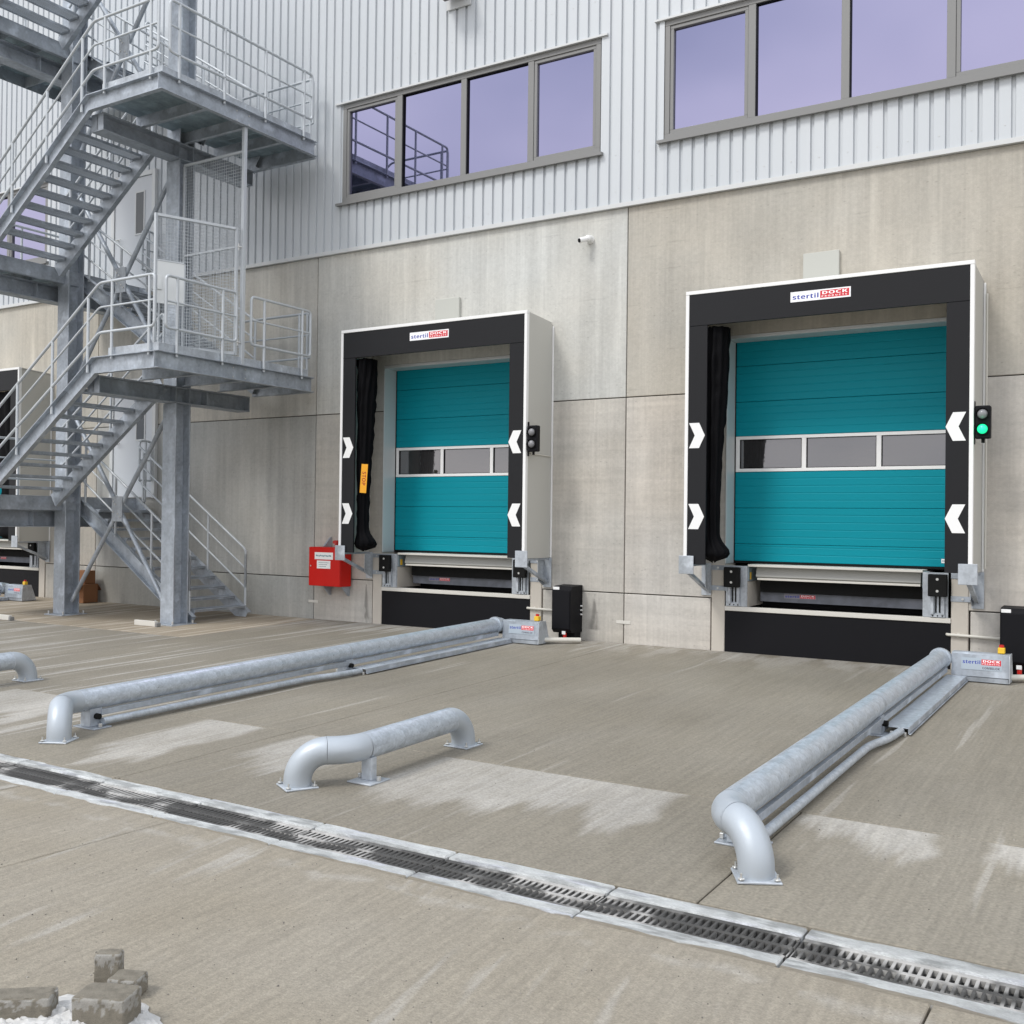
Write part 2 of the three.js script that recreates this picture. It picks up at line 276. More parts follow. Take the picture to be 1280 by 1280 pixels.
const slabMat = (map, bm) => std({ map, bumpMap: bm, bumpScale: 0.0035, roughness: 0.82 });
const scaled = (t, a, b) => { const c = t.clone(); c.repeat.set(a, b); c.needsUpdate = true; return c; };
const yardMat = slabMat(yardTex, scaled(brushBump, 14 / 1.1, 8.4 / 1.1)), frontMat = slabMat(frontTex, scaled(brushBump, 8 / 0.9, 5 / 0.9)), genMat = slabMat(genTex, scaled(brushBump, 6, 6)),
  padMat = std({ map: scaled(genTex, 1.3, 1.3), color: L(1.34, 1.25, 1.16), bumpMap: scaled(brushBump, 6, 6), bumpScale: 0.003, roughness: 0.85 });
function slab(parent, name, x0, x1, z0, z1, m) {
  const n = Math.max(1, Math.round((z1 - z0) / 4)), gs = [], e = 0.005;
  const g = box(x0 + e, x1 - e, -0.16, 0, z0 + e, z1 - e, 0.005);
  const p = g.attributes.position; for (let i = 0; i < p.count; i++) p.setY(i, p.getY(i) + gy(p.getZ(i)));
  if (m === yardMat) planar(g, -12, 14, 0, 8.4); else if (m === frontMat) planar(g, -6.6, 8, 8.8, 5); else planar(g, 0, 6, 0, 6);
  return add(parent, name, g, m);
}
const ground = new THREE.Mesh(new THREE.PlaneGeometry(500, 500), std({ color: L(0.2, 0.19, 0.165), roughness: 0.95 })); ground.geometry.rotateX(-Math.PI / 2); ground.position.y = -0.45; ground.name = 'ground'; ground.userData = { kind: 'structure', label: 'wide concrete apron ground around the loading yard' }; ground.receiveShadow = true; scene.add(ground);
const yard = new THREE.Group(); yard.name = 'yard_pavement'; yard.userData = { kind: 'structure', label: 'brushed concrete loading yard slabs with damp and dry streaks' }; scene.add(yard);
for (const [a, b] of [[-12, -6.25], [-6.25, -0.6], [-0.6, 2]]) slab(yard, 'concrete_slab', a, b, 0.004, 6.6, yardMat);
for (const [a, b] of [[-12, -10.55], [-10.55, -6.25], [-6.25, -1.9], [-1.9, 2]]) slab(yard, 'concrete_slab', a, b, 6.6, 8.365, yardMat);
for (const [a, b] of [[2, 8], [8, 20]]) { slab(yard, 'concrete_slab', a, b, 0.004, 6.6, genMat); slab(yard, 'concrete_slab', a, b, 6.6, 8.365, genMat); }
slab(yard, 'stair_foundation_slab', -26, -12, 0.004, 2.84, padMat);
for (const [a, b] of [[-16.3, -12], [-21, -16.3], [-30, -21]]) { slab(yard, 'concrete_slab', a, b, 2.84, 6.6, genMat); slab(yard, 'concrete_slab', a, b, 6.6, 8.365, genMat); }
for (const [a, b] of [[-5.1, -0.73], [-0.73, 1.4]]) slab(yard, 'concrete_slab', a, b, 8.875, 13.8, frontMat);
slab(yard, 'concrete_slab', -6.6, -5.1, 8.875, 13.8, frontMat);
for (const [a, b, c, d] of [[-30, -12, 8.875, 13.8], [-12, -6.6, 8.875, 13.8], [1.4, 20, 8.875, 13.8], [-30, 20, 13.8, 15.9], [-30, 20, 15.9, 30], [-30, 20, 30, 60]]) slab(yard, 'concrete_slab', a, b, c, d, genMat);

// drainage channel: units of 0.983 m with light edge rails and a two-row slotted grate
{
  const edgeTex = dataTex(2048, 128, (i, j, o) => { const x = (i / 2048) * 12, y = j / 128, d = fbm(x * 5, y * 2.2, 101, 4), w = fbm(x * 2.2, y * 1.5, 102, 4), film = step(0.86, 0.93, y + 0.5 * (fbm(x * 3.5, y, 104, 4) - 0.42)), fr = fbm(x * 16, y * 3, 107, 3), b = lerp(0.64, 0.4, step(0.48, 0.7, d)) * (0.8 + 0.4 * w) * (0.8 + 0.4 * fr) * specks(i, j, 103), bl = step(0.55, 0.75, fbm(x * 3, y * 2, 108, 3)); o[0] = lerp(b * 0.96, 0.3, film * 0.9); o[1] = lerp(b * 0.985, 0.26, film * 0.9); o[2] = lerp(b * (0.97 + 0.07 * bl), 0.195, film * 0.9); });
  const grateTex = dataTex(512, 512, (i, j, o) => { const x = i / 512, y = j / 512, d = step(0.42, 0.62, fbm(x * 7, y * 7, 105, 4, 7, 7)), b = lerp(0.07, 0.44, d) * (0.8 + 0.4 * fbm(x * 40, y * 40, 106, 3, 40, 40)); o[0] = b; o[1] = b * 0.975; o[2] = b * 0.93; });
  const edgeMat = std({ map: edgeTex, roughness: 0.8, bumpMap: rep(fineBump, 0.2), bumpScale: 0.004 }), grateMat = std({ map: rep(grateTex, 1.7), roughness: 0.75, metalness: 0.15, bumpMap: rep(fineBump, 0.08), bumpScale: 0.001 });
  const dr = thing('drainage_channel', 'long slotted drain channel with pale edge rails crossing the yard', 'drain', [0, gy(8.62), 8.62]);
  const U = 0.983, r = rand(5);
  for (let k = -14; k < 5; k++) {
    const x0 = -1.345 + k * U + 0.006, x1 = x0 + U - 0.012, dz = (r() - 0.5) * 0.003;
    const er = (g) => { const p = g.attributes.position, u = g.attributes.uv; for (let i = 0; i < p.count; i++) u.setXY(i, (p.getX(i) + (p.getZ(i) > 0 ? 3.3 : 0)) / 12, (Math.abs(p.getZ(i)) - 0.13) / 0.118); return g; };
    add(dr, 'edge_rail', er(box(x0, x1, -0.13, 0.006 + dz, -0.248, -0.135, 0.008)), edgeMat);
    add(dr, 'edge_rail', er(box(x0, x1, -0.13, 0.004 - dz, 0.135, 0.248, 0.008)), edgeMat);
    const near = x0 > -8.5, P = near ? 27 : 9, w = U / P, gs = [];
    for (const [a, b] of [[-0.131, -0.102], [-0.012, 0.012], [0.102, 0.131]]) gs.push(box(x0 + 0.003, x1 - 0.003, -0.035, -0.004, a, b, 0.003));
    for (let i = 0; i <= P; i++) { const c = x0 + i * w, h = near ? 0.0075 : 0.03; gs.push(box(Math.max(x0 + 0.003, c - h), Math.min(x1 - 0.003, c + h), -0.03, -0.006, -0.102, -0.012, near ? 0.002 : 0)); gs.push(box(Math.max(x0 + 0.003, c - h), Math.min(x1 - 0.003, c + h), -0.03, -0.006, 0.012, 0.102, near ? 0.002 : 0)); }
    add(dr, 'grate', gs, grateMat);
  }
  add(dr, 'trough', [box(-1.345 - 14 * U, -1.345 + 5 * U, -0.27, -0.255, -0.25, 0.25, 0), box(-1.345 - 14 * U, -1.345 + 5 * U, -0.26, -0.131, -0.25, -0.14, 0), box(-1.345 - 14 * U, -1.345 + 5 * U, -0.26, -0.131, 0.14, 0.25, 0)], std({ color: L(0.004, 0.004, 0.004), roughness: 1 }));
}

// ---------- building ----------
const A = -12.086, B = -6.3155, PW = B - A, YL = 0.696, YM = 3.435, YT = 6.107;
const DX = [-10.912, -5.135, -22.74];                 // left edge of each dock shelter
const OPL = 0.287, OPR = 3.12, OPT = 4.17;            // wall opening of a dock, from that edge
const building = thing('warehouse_building', 'warehouse facade of concrete panels below ribbed white cladding and strip windows', 'building');
const wallTone = (x, y) => { // cast tone of each precast panel
  const c = Math.floor((x - A) / PW), r = y < YL ? 0 : y < YM ? 1 : 2;
  const T = { '-2': [[0.42, 0.4, 0.36], [0.45, 0.42, 0.37], [0.47, 0.44, 0.38]], '-1': [[0.4, 0.395, 0.365], [0.41, 0.405, 0.38], [0.48, 0.46, 0.415]], '0': [[0.47, 0.445, 0.4], [0.485, 0.455, 0.405], [0.53, 0.525, 0.49]], '1': [[0.53, 0.5, 0.455], [0.505, 0.475, 0.43], [0.445, 0.418, 0.365]] };
  return (T[c] || T['1'])[r];
};
const wallTex = dataTex(2048, 1024, (i, j, o) => {
  const x = -23 + (i / 2048) * 25, y = -0.4 + (j / 1024) * 6.6, t = wallTone(x, y), c = Math.floor((x - A) / PW), r = y < YL ? 0 : y < YM ? 1 : 2, s = 110 + c * 7 + r * 3;
  const v1 = fbm(x * 7, y * 0.45, s, 4), v2 = fbm(x * 24, y * 0.6, s + 1, 3), cl = fbm(x * 0.9, y * 1.1, s + 2, 4), fine = fbm(x * 30, y * 30, s + 4, 2);
  const board = r === 2 || c < 0 ? 0 : fbm(x * 0.8, y * 16, s + 5, 3) - 0.5, top = (r === 2 ? YT : r === 1 ? YM : YL) - y;
  const drip = step(0.55, 0.75, v1) * step(0.35, 0.65, v2) * step(1.6 * fbm(x * 4, 2, s + 6, 2) + 0.1, 0, top), pale = step(0.62, 0.8, fbm(x * 9, y * 0.7, s + 8, 4));
  const vs = c < 0 ? 0.4 : 0.24, b = 1 + vs * (v1 - 0.5) * (0.5 + v2) + 0.24 * (cl - 0.5) + 0.14 * (fine - 0.5) + 0.2 * board - 0.14 * drip + 0.1 * pale + 0.12 * (fbm(x * 70, y * 1.2, s + 10, 2) - 0.5) - (hash(i >> 1, j >> 1, 121) > 0.9975 ? 0.18 : 0) - 0.1 * step(0.8, 0.86, fbm(x * 1.6, y * 34, s + 12, 3)) + 0.08 * (hash(i, j, 120) - 0.5);
  const warm = fbm(x * 0.7 + 5, y * 0.9, s + 9, 3) - 0.5;
  let st = 1; // dark run below the bracket beside the red cabinet, and one by the control cabinet
  for (const [sx, sy, w, h] of [[-10.95, 0.62, 0.09, 0.62], [-6.78, 0.66, 0.1, 0.5], [-1.45, 0.7, 0.12, 0.25]]) { const q = (sy - y) / h; if (q > 0 && q < 1) st *= 1 - 0.5 * step(1, 0.2, Math.abs(x - sx + 0.03 * (noise(y * 9, 1, 7) - 0.5)) / (w * (0.15 + q))) * step(0.2, 0.5, fbm(x * 20, y * 5, 9, 3)); }
    for (let k = 0; k < 3; k++) o[k] = t[k] * b * st * (k === 0 ? 1 + 0.07 * warm : k === 2 ? 1 - 0.09 * warm : 1);
});
const wallMat = std({ map: wallTex, bumpMap: scaled(fineBump, 25 / 0.7, 6.6 / 0.7), bumpScale: 0.0025, roughness: 0.78 });
const wallUV = (g) => { const p = g.attributes.position, u = g.attributes.uv; for (let i = 0; i < p.count; i++) u.setXY(i, (p.getX(i) + 23) / 25, (p.getY(i) + 0.4) / 6.6); return g; };
function panel(pts) { add(building, 'concrete_panel', wallUV(prism(pts, -0.3, 0, 'z', [], 0.006)), wallMat); }
const rect = (x0, x1, y0, y1, e = 0.007) => [[x0 + e, y0 + e], [x1 - e, y0 + e], [x1 - e, y1 - e], [x0 + e, y1 - e]];
function column(x0, x1, dock) {
  if (dock === undefined) { panel(rect(x0, x1, -0.35, YL)); panel(rect(x0, x1, YL, YM)); panel(rect(x0, x1, YM, YT)); return; }
  const l = dock + OPL, r = dock + OPR, e = 0.007;
  panel(rect(x0, dock + 0.1, -0.35, YL)); panel(rect(dock + 3.285, x1, -0.35, YL));
  panel([[x0 + e, YL + e], [l, YL + e], [l, YM - e], [x0 + e, YM - e]]); panel([[r, YL + e], [x1 - e, YL + e], [x1 - e, YM - e], [r, YM - e]]);
  panel([[x0 + e, YM + e], [l, YM + e], [l, OPT], [r, OPT], [r, YM + e], [x1 - e, YM + e], [x1 - e, YT - e], [x0 + e, YT - e]]);
}
column(A - 2 * PW, A - PW, DX[2] > A - 2 * PW ? DX[2] : undefined); column(A - PW, A); column(A, B, DX[0]); column(B, B + PW, DX[1]); column(B + PW, B + 2 * PW); column(A - 3 * PW, A - 2 * PW);
add(building, 'joint_backing', [...[[A - 3 * PW, DX[2] + OPL], [DX[2] + OPR, DX[0] + OPL], [DX[0] + OPR, DX[1] + OPL], [DX[1] + OPR, B + 2 * PW]].map(([a, b]) => box(a, b, YM - 0.03, YM + 0.03, -0.06, -0.03, 0)), box(A - PW, A - 0.1, YL - 0.03, YL + 0.03, -0.06, -0.03, 0), ...[A - 2 * PW, A - PW, A, B, B + PW].map((x) => box(x - 0.03, x + 0.03, -0.3, YM - 0.031, -0.06, -0.03, 0)), ...[A - 2 * PW, A - PW, A, B, B + PW].map((x) => box(x - 0.03, x + 0.03, YM + 0.031, YT, -0.06, -0.03, 0))], M.seal);
for (const x of DX) add(building, 'joint_backing', [box(x - 1.1, x + OPL, YL - 0.03, YL + 0.03, -0.06, -0.03, 0), box(x + OPR, x + 4.5, YL - 0.03, YL + 0.03, -0.06, -0.03, 0)], M.seal);
// solid core closing the building behind the facade
add(building, 'building_core', [box(-32, 14, -0.4, 14, -9, -1.6, 0), box(-32, 14, 14.0, 14.2, -9, -0.06, 0)], std({ color: L(0.3, 0.3, 0.3), roughness: 0.9 }));

// ribbed cladding
const rib = 0.1779;
function clad(x0, x1, y0, y1) { // trapezoid sheet: broad flats, narrow recessed valleys
  const P = [], pts = []; const k0 = Math.floor(x0 / rib) - 1, k1 = Math.ceil(x1 / rib) + 1;
  for (let k = k0; k <= k1; k++) { const c = k * rib; pts.push([c - 0.026, -0.0], [c - 0.018, -0.03], [c + 0.018, -0.03], [c + 0.026, -0.0]); }
  const q = []; for (let i = 0; i < pts.length; i++) { const a = pts[i]; const pr = pts[i - 1]; if (pr && pr[0] < x0 && a[0] > x0) q.push([x0, lerp(pr[1], a[1], (x0 - pr[0]) / (a[0] - pr[0]))]); if (a[0] >= x0 && a[0] <= x1) q.push(a); const nx = pts[i + 1]; if (nx && a[0] < x1 && nx[0] > x1) q.push([x1, lerp(a[1], nx[1], (x1 - a[0]) / (nx[0] - a[0]))]); }
  for (let i = 0; i < q.length - 1; i++) { const a = q[i], b = q[i + 1], z = 0.045; P.push(a[0], y0, a[1] + z, b[0], y0, b[1] + z, b[0], y1, b[1] + z, a[0], y0, a[1] + z, b[0], y1, b[1] + z, a[0], y1, a[1] + z); }
  return fromTris(P);
}
const WB = 6.935, WT = 8.57, YR = 14;
const wins = [[-11.543, -6.753, [-10.36, -9.115, -7.91]], [-5.771, -0.87, [-4.54, -3.335, -2.1]], [-25.6, -19.5, [-24.4, -23.2, -22.0, -20.88]]];
const spans = []; { const ws = wins.map((w) => [w[0], w[1]]).sort((a, b) => a[0] - b[0]); let x = -31; for (const [a, b] of ws) { spans.push([x, a, 0]); spans.push([a, b, 1]); x = b; } spans.push([x, 12, 0]); }
const cladMats = [0, 1, 2].map((i) => { const m = M.clad.clone(); m.color = L(0.555 + (i - 1) * 0.012, 0.582 + (i - 1) * 0.011, 0.607 + (i - 1) * 0.01); return m; }); let cm = 0;
for (const [a, b, w] of spans) for (const [y0, y1] of w ? [[YT + 0.06, WB], [WT, YR]] : [[YT + 0.06, YR]]) {
  const n = Math.max(1, Math.round((b - a) / 1.07)); for (let i = 0; i < n; i++) add(building, 'cladding_sheet', clad(lerp(a, b, i / n), lerp(a, b, (i + 1) / n), y0, y1), cladMats[cm++ % 3]);
}
add(building, 'cladding_backing', [...spans.map(([a, b, w]) => box(a, b, YT + 0.07, w ? WB - 0.02 : YR, -0.06, -0.02, 0)), ...spans.filter((s) => s[2]).map(([a, b]) => box(a, b, WT + 0.02, YR, -0.06, -0.02, 0))], M.frame);
add(building, 'drip_flashing', [prism([[-0.05, YT - 0.005], [0.062, YT - 0.005], [0.062, YT + 0.055], [-0.05, YT + 0.085]], -31, 12, 'x')], M.cladTrim);
const screwR = rand(77);
{ const gs = []; for (let x = -13; x < 1; x += rib * 2) for (const y of [YT + 0.22, 6.85, 9.1]) gs.push(disc(Math.round(x / rib) * rib + rib / 2, y + screwR() * 0.01, 0.044, 0.008, 0.005, 6)); const s = add(building, 'screw_heads', gs, M.cladTrim); s.userData.kind = 'stuff'; }
for (const [a, b, mull] of wins) {
  const w = part(building, 'strip_window');
  const f = 0.075, ed = [a, ...mull, b];
  add(w, 'frame', [box(a, b, WB, WB + f, -0.07, 0.035), box(a, b, WT - f, WT, -0.07, 0.035), box(a, a + f, WB + f, WT - f, -0.07, 0.033), box(b - f, b, WB + f, WT - f, -0.07, 0.033)], M.frame);
  for (const m of mull) add(w, 'mullion', box(m - 0.05, m + 0.05, WB + f, WT - f, -0.06, 0.031), M.frame);
  for (let i = 0; i < ed.length - 1; i++) {
    const x0 = i ? ed[i] + 0.05 : ed[i] + f, x1 = i < mull.length ? ed[i + 1] - 0.05 : ed[i + 1] - f;
    const sash = i === 0 || i === ed.length - 2;
    if (sash) add(w, 'sash', [box(x0 + 0.003, x1 - 0.003, WB + f + 0.003, WB + f + 0.05, -0.04, 0.02), box(x0 + 0.003, x1 - 0.003, WT - f - 0.05, WT - f - 0.003, -0.04, 0.02), box(x0 + 0.003, x0 + 0.05, WB + f + 0.05, WT - f - 0.05, -0.04, 0.02), box(x1 - 0.05, x1 - 0.003, WB + f + 0.05, WT - f - 0.05, -0.04, 0.02)], M.frame);
    { const xc = (x0 + x1) / 2, yc = (WB + WT) / 2, wp = add(w, 'window_pane', box(x0 - xc, x1 - xc, WB + f - yc, WT - f - yc, -0.006, 0.006, 0), M.mirror); wp.position.set(xc, yc, -0.026); wp.rotation.set((screwR() - 0.5) * 0.007, (screwR() - 0.5) * 0.007, 0); }
    add(w, 'glazing_gasket', [box(x0, x1, WT - f - 0.012, WT - f, -0.017, 0.012, 0), box(x0, x0 + 0.012, WB + f, WT - f - 0.012, -0.017, 0.012, 0)], M.black);
  }
  add(w, 'sill', prism([[-0.02, WB - 0.045], [0.115, WB - 0.06], [0.115, WB - 0.02], [-0.02, WB - 0.003]], a - 0.08, b + 0.06, 'x'), M.frame);
  add(w, 'head_flashing', prism([[-0.02, WT + 0.002], [0.08, WT + 0.002], [0.08, WT + 0.03], [-0.02, WT + 0.05]], a - 0.14, b + 0.12, 'x'), M.cladTrim);
}
// personnel doors at the half landings
for (const [x0, x1, y, lab] of [[-17.29, -16.15, 2.04, 1], [-17.29, -16.2, 5.98, 2]]) {
  const z = lab === 1 ? 0.0 : 0.046, d = part(building, 'personnel_door'), h = 2.2;
  add(d, 'door_frame', [box(x0 - 0.09, x0, y, y + h + 0.09, z + 0.003, z + 0.07), box(x1, x1 + 0.09, y, y + h + 0.09, z + 0.003, z + 0.07), box(x0, x1, y + h, y + h + 0.09, z + 0.003, z + 0.07)], M.cladTrim);
  add(d, 'door_leaf', [box(x0 + 0.006, x1 - 0.006, y + 0.01, y + h - 0.006, z + 0.003, z + 0.045)], M.doorWhite);
  add(d, 'door_window', [box(x1 - 0.46, x1 - 0.24, y + 1.12, y + 1.9, z + 0.046, z + 0.052, 0)], M.darkGlass);
  add(d, 'window_bead', [box(x1 - 0.49, x1 - 0.46, y + 1.09, y + 1.93, z + 0.045, z + 0.058), box(x1 - 0.24, x1 - 0.21, y + 1.09, y + 1.93, z + 0.045, z + 0.058), box(x1 - 0.46, x1 - 0.24, y + 1.09, y + 1.12, z + 0.045, z + 0.058), box(x1 - 0.46, x1 - 0.24, y + 1.9, y + 1.93, z + 0.045, z + 0.058)], M.cladTrim);
  add(d, 'handle', [rod([x0 + 0.12, y + 1.05, z + 0.045], [x0 + 0.12, y + 1.05, z + 0.1], 0.011), rod([x0 + 0.11, y + 1.05, z + 0.1], [x0 + 0.25, y + 1.05, z + 0.1], 0.011)], M.bolt);
}

// ---------- loading docks ----------
function logo(x, w, h, bg) { // white plate: blue word, red block
  if (bg) { x.fillStyle = '#f4f4f6'; x.fillRect(0, 0, w, h); }
  x.fillStyle = '#24379c'; x.font = `bold ${h * 0.62}px sans-serif`; x.textBaseline = 'alphabetic';
  const tw = x.measureText('stertil').width, W = w * 0.455; x.save(); x.translate(w * 0.03, h * 0.76); x.scale(W / tw, 1); x.fillText('stertil', 0, 0); x.restore();
  x.fillStyle = '#cf2a36'; x.fillRect(w * 0.5, h * 0.13, w * 0.475, h * 0.72);
  x.fillStyle = '#ffffff'; x.font = `bold ${h * 0.42}px sans-serif`; const dw = x.measureText('DOCK').width; x.save(); x.translate(w * 0.52, h * 0.5); x.scale((w * 0.43) / dw, 1); x.fillText('DOCK', 0, 0); x.restore();
  x.font = `bold ${h * 0.2}px sans-serif`; const pw = x.measureText('P R O D U C T S').width; x.save(); x.translate(w * 0.52, h * 0.76); x.scale((w * 0.42) / pw, 1); x.fillText('P R O D U C T S', 0, 0); x.restore();
}
const logoMat = canvasMat(1024, 176, (x, w, h) => logo(x, w, h, true));
const lipLogoMat = canvasMat(512, 96, (x, w, h) => { x.fillStyle = '#8a8890'; x.fillRect(0, 0, w, h); logo(x, w, h, false); }, { roughness: 0.6 });
const lokMat = canvasMat(1024, 320, (x, w, h) => { x.fillStyle = '#a9b4bd'; x.fillRect(0, 0, w, h); x.save(); logo(x, w, h * 0.66, false); x.restore(); x.fillStyle = '#d23a35'; x.font = `bold ${h * 0.26}px sans-serif`; x.fillStyle = '#3c2a3a'; x.fillText('COMBILOK', w * 0.52, h * 0.9, w * 0.45); });
const stopMat = canvasMat(128, 512, (x, w, h) => { x.fillStyle = '#f0a81c'; x.fillRect(0, 0, w, h); x.save(); x.translate(w / 2, h / 2); x.rotate(Math.PI / 2); x.fillStyle = '#a8341c'; x.font = 'bold 104px sans-serif'; x.textAlign = 'center'; x.textBaseline = 'middle'; x.fillText('STOP', 0, 0, 430); x.restore(); });
const tinyLabel = canvasMat(256, 96, (x, w, h) => { x.fillStyle = '#eef0f0'; x.fillRect(0, 0, w, h); x.fillStyle = '#7a8890'; for (let k = 0; k < 9; k++) x.fillRect(20 + k * 25, 28, 17, 40); });
const redLabels = canvasMat(256, 128, (x, w, h) => { x.fillStyle = '#f3f3f0'; x.fillRect(0, 0, w, h); x.fillStyle = '#4a7f88'; for (let k = 0; k < 11; k++) x.fillRect(18 + k * 20, 46 + (k % 3) * 3, 14, 26); });
const redLabels2 = canvasMat(256, 160, (x, w, h) => { x.fillStyle = '#f3f3f0'; x.fillRect(0, 0, w, h); x.fillStyle = '#8a979a'; for (let r = 0; r < 3; r++) for (let k = 0; k < 8 - r; k++) x.fillRect(34 + k * 24, 34 + r * 38, 17, 14); });

const ribPitch = 0.096;
function doorSection(y0, y1, x0, x1, z) { // sandwich section with rolled ribs and a tongue joint at the top
  const pts = [[z - 0.04, y0]]; pts.push([z - 0.004, y0], [z, y0 + 0.004]);
  for (let y = y0 + ribPitch; y < y1 - 0.03; y += ribPitch) pts.push([z, y - 0.008], [z - 0.0032, y - 0.003], [z - 0.0032, y + 0.003], [z, y + 0.008]);
  pts.push([z, y1 - 0.006], [z - 0.006, y1], [z - 0.04, y1]);
  return prism(pts, x0, x1, 'x');
}
const chev = (flip, y) => { const m = (p) => p.map(([a, b]) => [flip ? 3.392 - a : a, b]); const q = m([[0.06, y], [0.195, y], [0.272, y + 0.16], [0.195, y + 0.32], [0.06, y + 0.32], [0.137, y + 0.16]]); return prism(flip ? q.reverse() : q, 0.7265, 0.729, 'z'); };
function curtain(x, side, seed, wide = 1) { // slack fabric bag hanging behind the leg
  const N = 44, R = 56, pos = [], idx = [], uv = [];
  for (let j = 0; j <= R; j++) {
    const t = j / R, y = lerp(4.19, 1.2, t), bul = Math.exp(-(((t - 0.965) / 0.045) ** 2)), wx = lerp(0.135, 0.085, step(0, 0.85, t)) + bul * 0.085, wz = lerp(0.16, 0.1, step(0, 0.8, t)) + bul * 0.05, cx = 0.345 - 0.05 * step(0.1, 0.8, t) + bul * 0.06;
    const wX = wx * wide; const end = t > 0.97 ? Math.sqrt(Math.max(0.02, 1 - ((t - 0.97) / 0.03) ** 2)) : 1;
    for (let i = 0; i <= N; i++) {
      const a = (i / N) * 2 * Math.PI, f = 1 + 0.13 * Math.sin(a * 9 + 5 * noise(t * 4, 1, seed) + (i % N === 0 ? 0 : 0)) * (1 - bul * 0.3) + 0.22 * (noise(Math.cos(a) * 2.4 + 7, t * 26 + Math.sin(a) * 2.4, seed + 2) - 0.5);
      pos.push(x + side * (cx + Math.cos(a) * wX * f * end), y + 0.02 * (noise(Math.cos(a) * 2 + 4, Math.sin(a) * 2 + t * 9, seed + 4) - 0.5) * (1 + bul * 2), 0.5 + Math.sin(a) * wz * f * end); uv.push(i * 0.02, t * 3);
    }
    if (j) for (let i = 0; i < N; i++) { const p = (j - 1) * (N + 1) + i, q = p + N + 1; if (side > 0) idx.push(p, p + 1, q + 1, p, q + 1, q); else idx.push(p, q + 1, p + 1, p, q, q + 1); }
  }
  const g = new THREE.BufferGeometry(); g.setAttribute('position', new THREE.Float32BufferAttribute(pos, 3)); g.setAttribute('uv', new THREE.Float32BufferAttribute(uv, 2)); g.setIndex(idx); g.computeVertexNormals(); return g.toNonIndexed();
}
const sq = (a, b, c, d, e, f) => box(a, b, c, d, e, f, 0.002);
function dock(x0, lab, sticker, fine) {
  // sectional door: part of the building
  const d = part(building, 'sectional_door'); d.position.x = x0; const zd = -0.3, xl = 0.315, xr = 3.1;
  const ys = [1.19, 1.42, 1.9, 2.38, 2.86, 3.32, 3.8, 4.2];
  for (let i = 0; i < ys.length - 1; i++) {
    if (i === 3) continue;
    add(d, 'door_section', doorSection(ys[i] + 0.002, ys[i + 1] - 0.002, xl, xr, zd), M.teal);
  }
  const pn = [[0.37, 1.205], [1.265, 2.145], [2.205, 3.045]], wy0 = 2.425, wy1 = 2.815;
  add(d, 'window_frame', [sq(xl, xr, 2.383, wy0, zd - 0.04, zd + 0.006), sq(xl, xr, wy1, 2.857, zd - 0.04, zd + 0.006), sq(xl, 0.37, wy0, wy1, zd - 0.04, zd + 0.004), sq(1.205, 1.265, wy0, wy1, zd - 0.04, zd + 0.004), sq(2.145, 2.205, wy0, wy1, zd - 0.04, zd + 0.004), sq(3.045, xr, wy0, wy1, zd - 0.04, zd + 0.004)], M.white);
  for (const [a, b] of pn) { add(d, 'window_pane', box(a, b, wy0, wy1, zd - 0.035, zd - 0.02, 0), M.pane); add(d, 'pane_gasket', [box(a, b, wy1 - 0.008, wy1, zd - 0.02, zd - 0.002, 0), box(a, a + 0.008, wy0, wy1 - 0.008, zd - 0.02, zd - 0.002, 0), box(b - 0.008, b, wy0, wy1 - 0.008, zd - 0.02, zd - 0.002, 0), box(a + 0.008, b - 0.008, wy0, wy0 + 0.008, zd - 0.02, zd - 0.002, 0)], M.black); }
  add(d, 'bottom_seal', box(xl, xr, 1.162, 1.188, zd - 0.04, zd + 0.004), M.rubber);
  if (fine) add(d, 'door_label', plate(2.92, 3.06, 1.24, 1.29, zd + 0.001), tinyLabel);
  add(d, 'jamb', [sq(OPL + 0.002, xl - 0.012, 1.16, OPT - 0.05, -0.34, 0.012)], M.alu); add(d, 'jamb', [sq(xr + 0.004, OPR - 0.002, 1.16, OPT - 0.05, -0.34, 0.012)], M.alu);
  add(d, 'head_lining', [sq(OPL + 0.002, OPR - 0.002, OPT - 0.048, OPT - 0.002, -0.34, 0.008)], M.alu);
  add(d, 'jamb_seal', [box(xl - 0.012, xl, 1.162, 4.12, -0.33, zd + 0.012, 0)], M.rubber);
  // pit surround in the wall plane
  const up = part(building, 'dock_pit_surround'); up.position.x = x0; const pil = std({ color: L(0.53, 0.49, 0.43), roughness: 0.75, bumpMap: rep(fineBump, 0.6), bumpScale: 0.002 });
  add(up, 'pilaster', box(0.112, 0.293, -0.3, 1.15, -0.4, 0.012, 0.006), pil); add(up, 'pilaster', box(3.082, 3.272, -0.3, 1.15, -0.4, 0.012, 0.006), pil);
  add(up, 'pit_cheek', box(0.5, 0.597, 0.6, 0.93, -0.75, -0.012, 0.004), pil); add(up, 'pit_cheek', box(2.79, 2.89, 0.6, 0.93, -0.75, -0.012, 0.004), pil);
  add(up, 'pit_floor', box(0.3, 3.07, -0.3, 0.56, -1.5, -0.05, 0), M.black); add(up, 'pit_back', box(0.2, 3.2, 0.4, 1.1, -1.59, -1.5, 0), M.black);

  // dock leveller
  const lv = thing('dock_leveller', lab.lev, 'dock leveller', [x0, 0, 0], 'dock levellers below the teal doors');
  add(lv, 'sill_beam', box(0.294, 3.081, 0.541, 0.6, -0.06, 0.022, 0.004), M.offWhite);
  add(lv, 'front_plate', box(0.294, 3.081, -0.02, 0.54, -0.049, 0.004, 0.003), M.black);
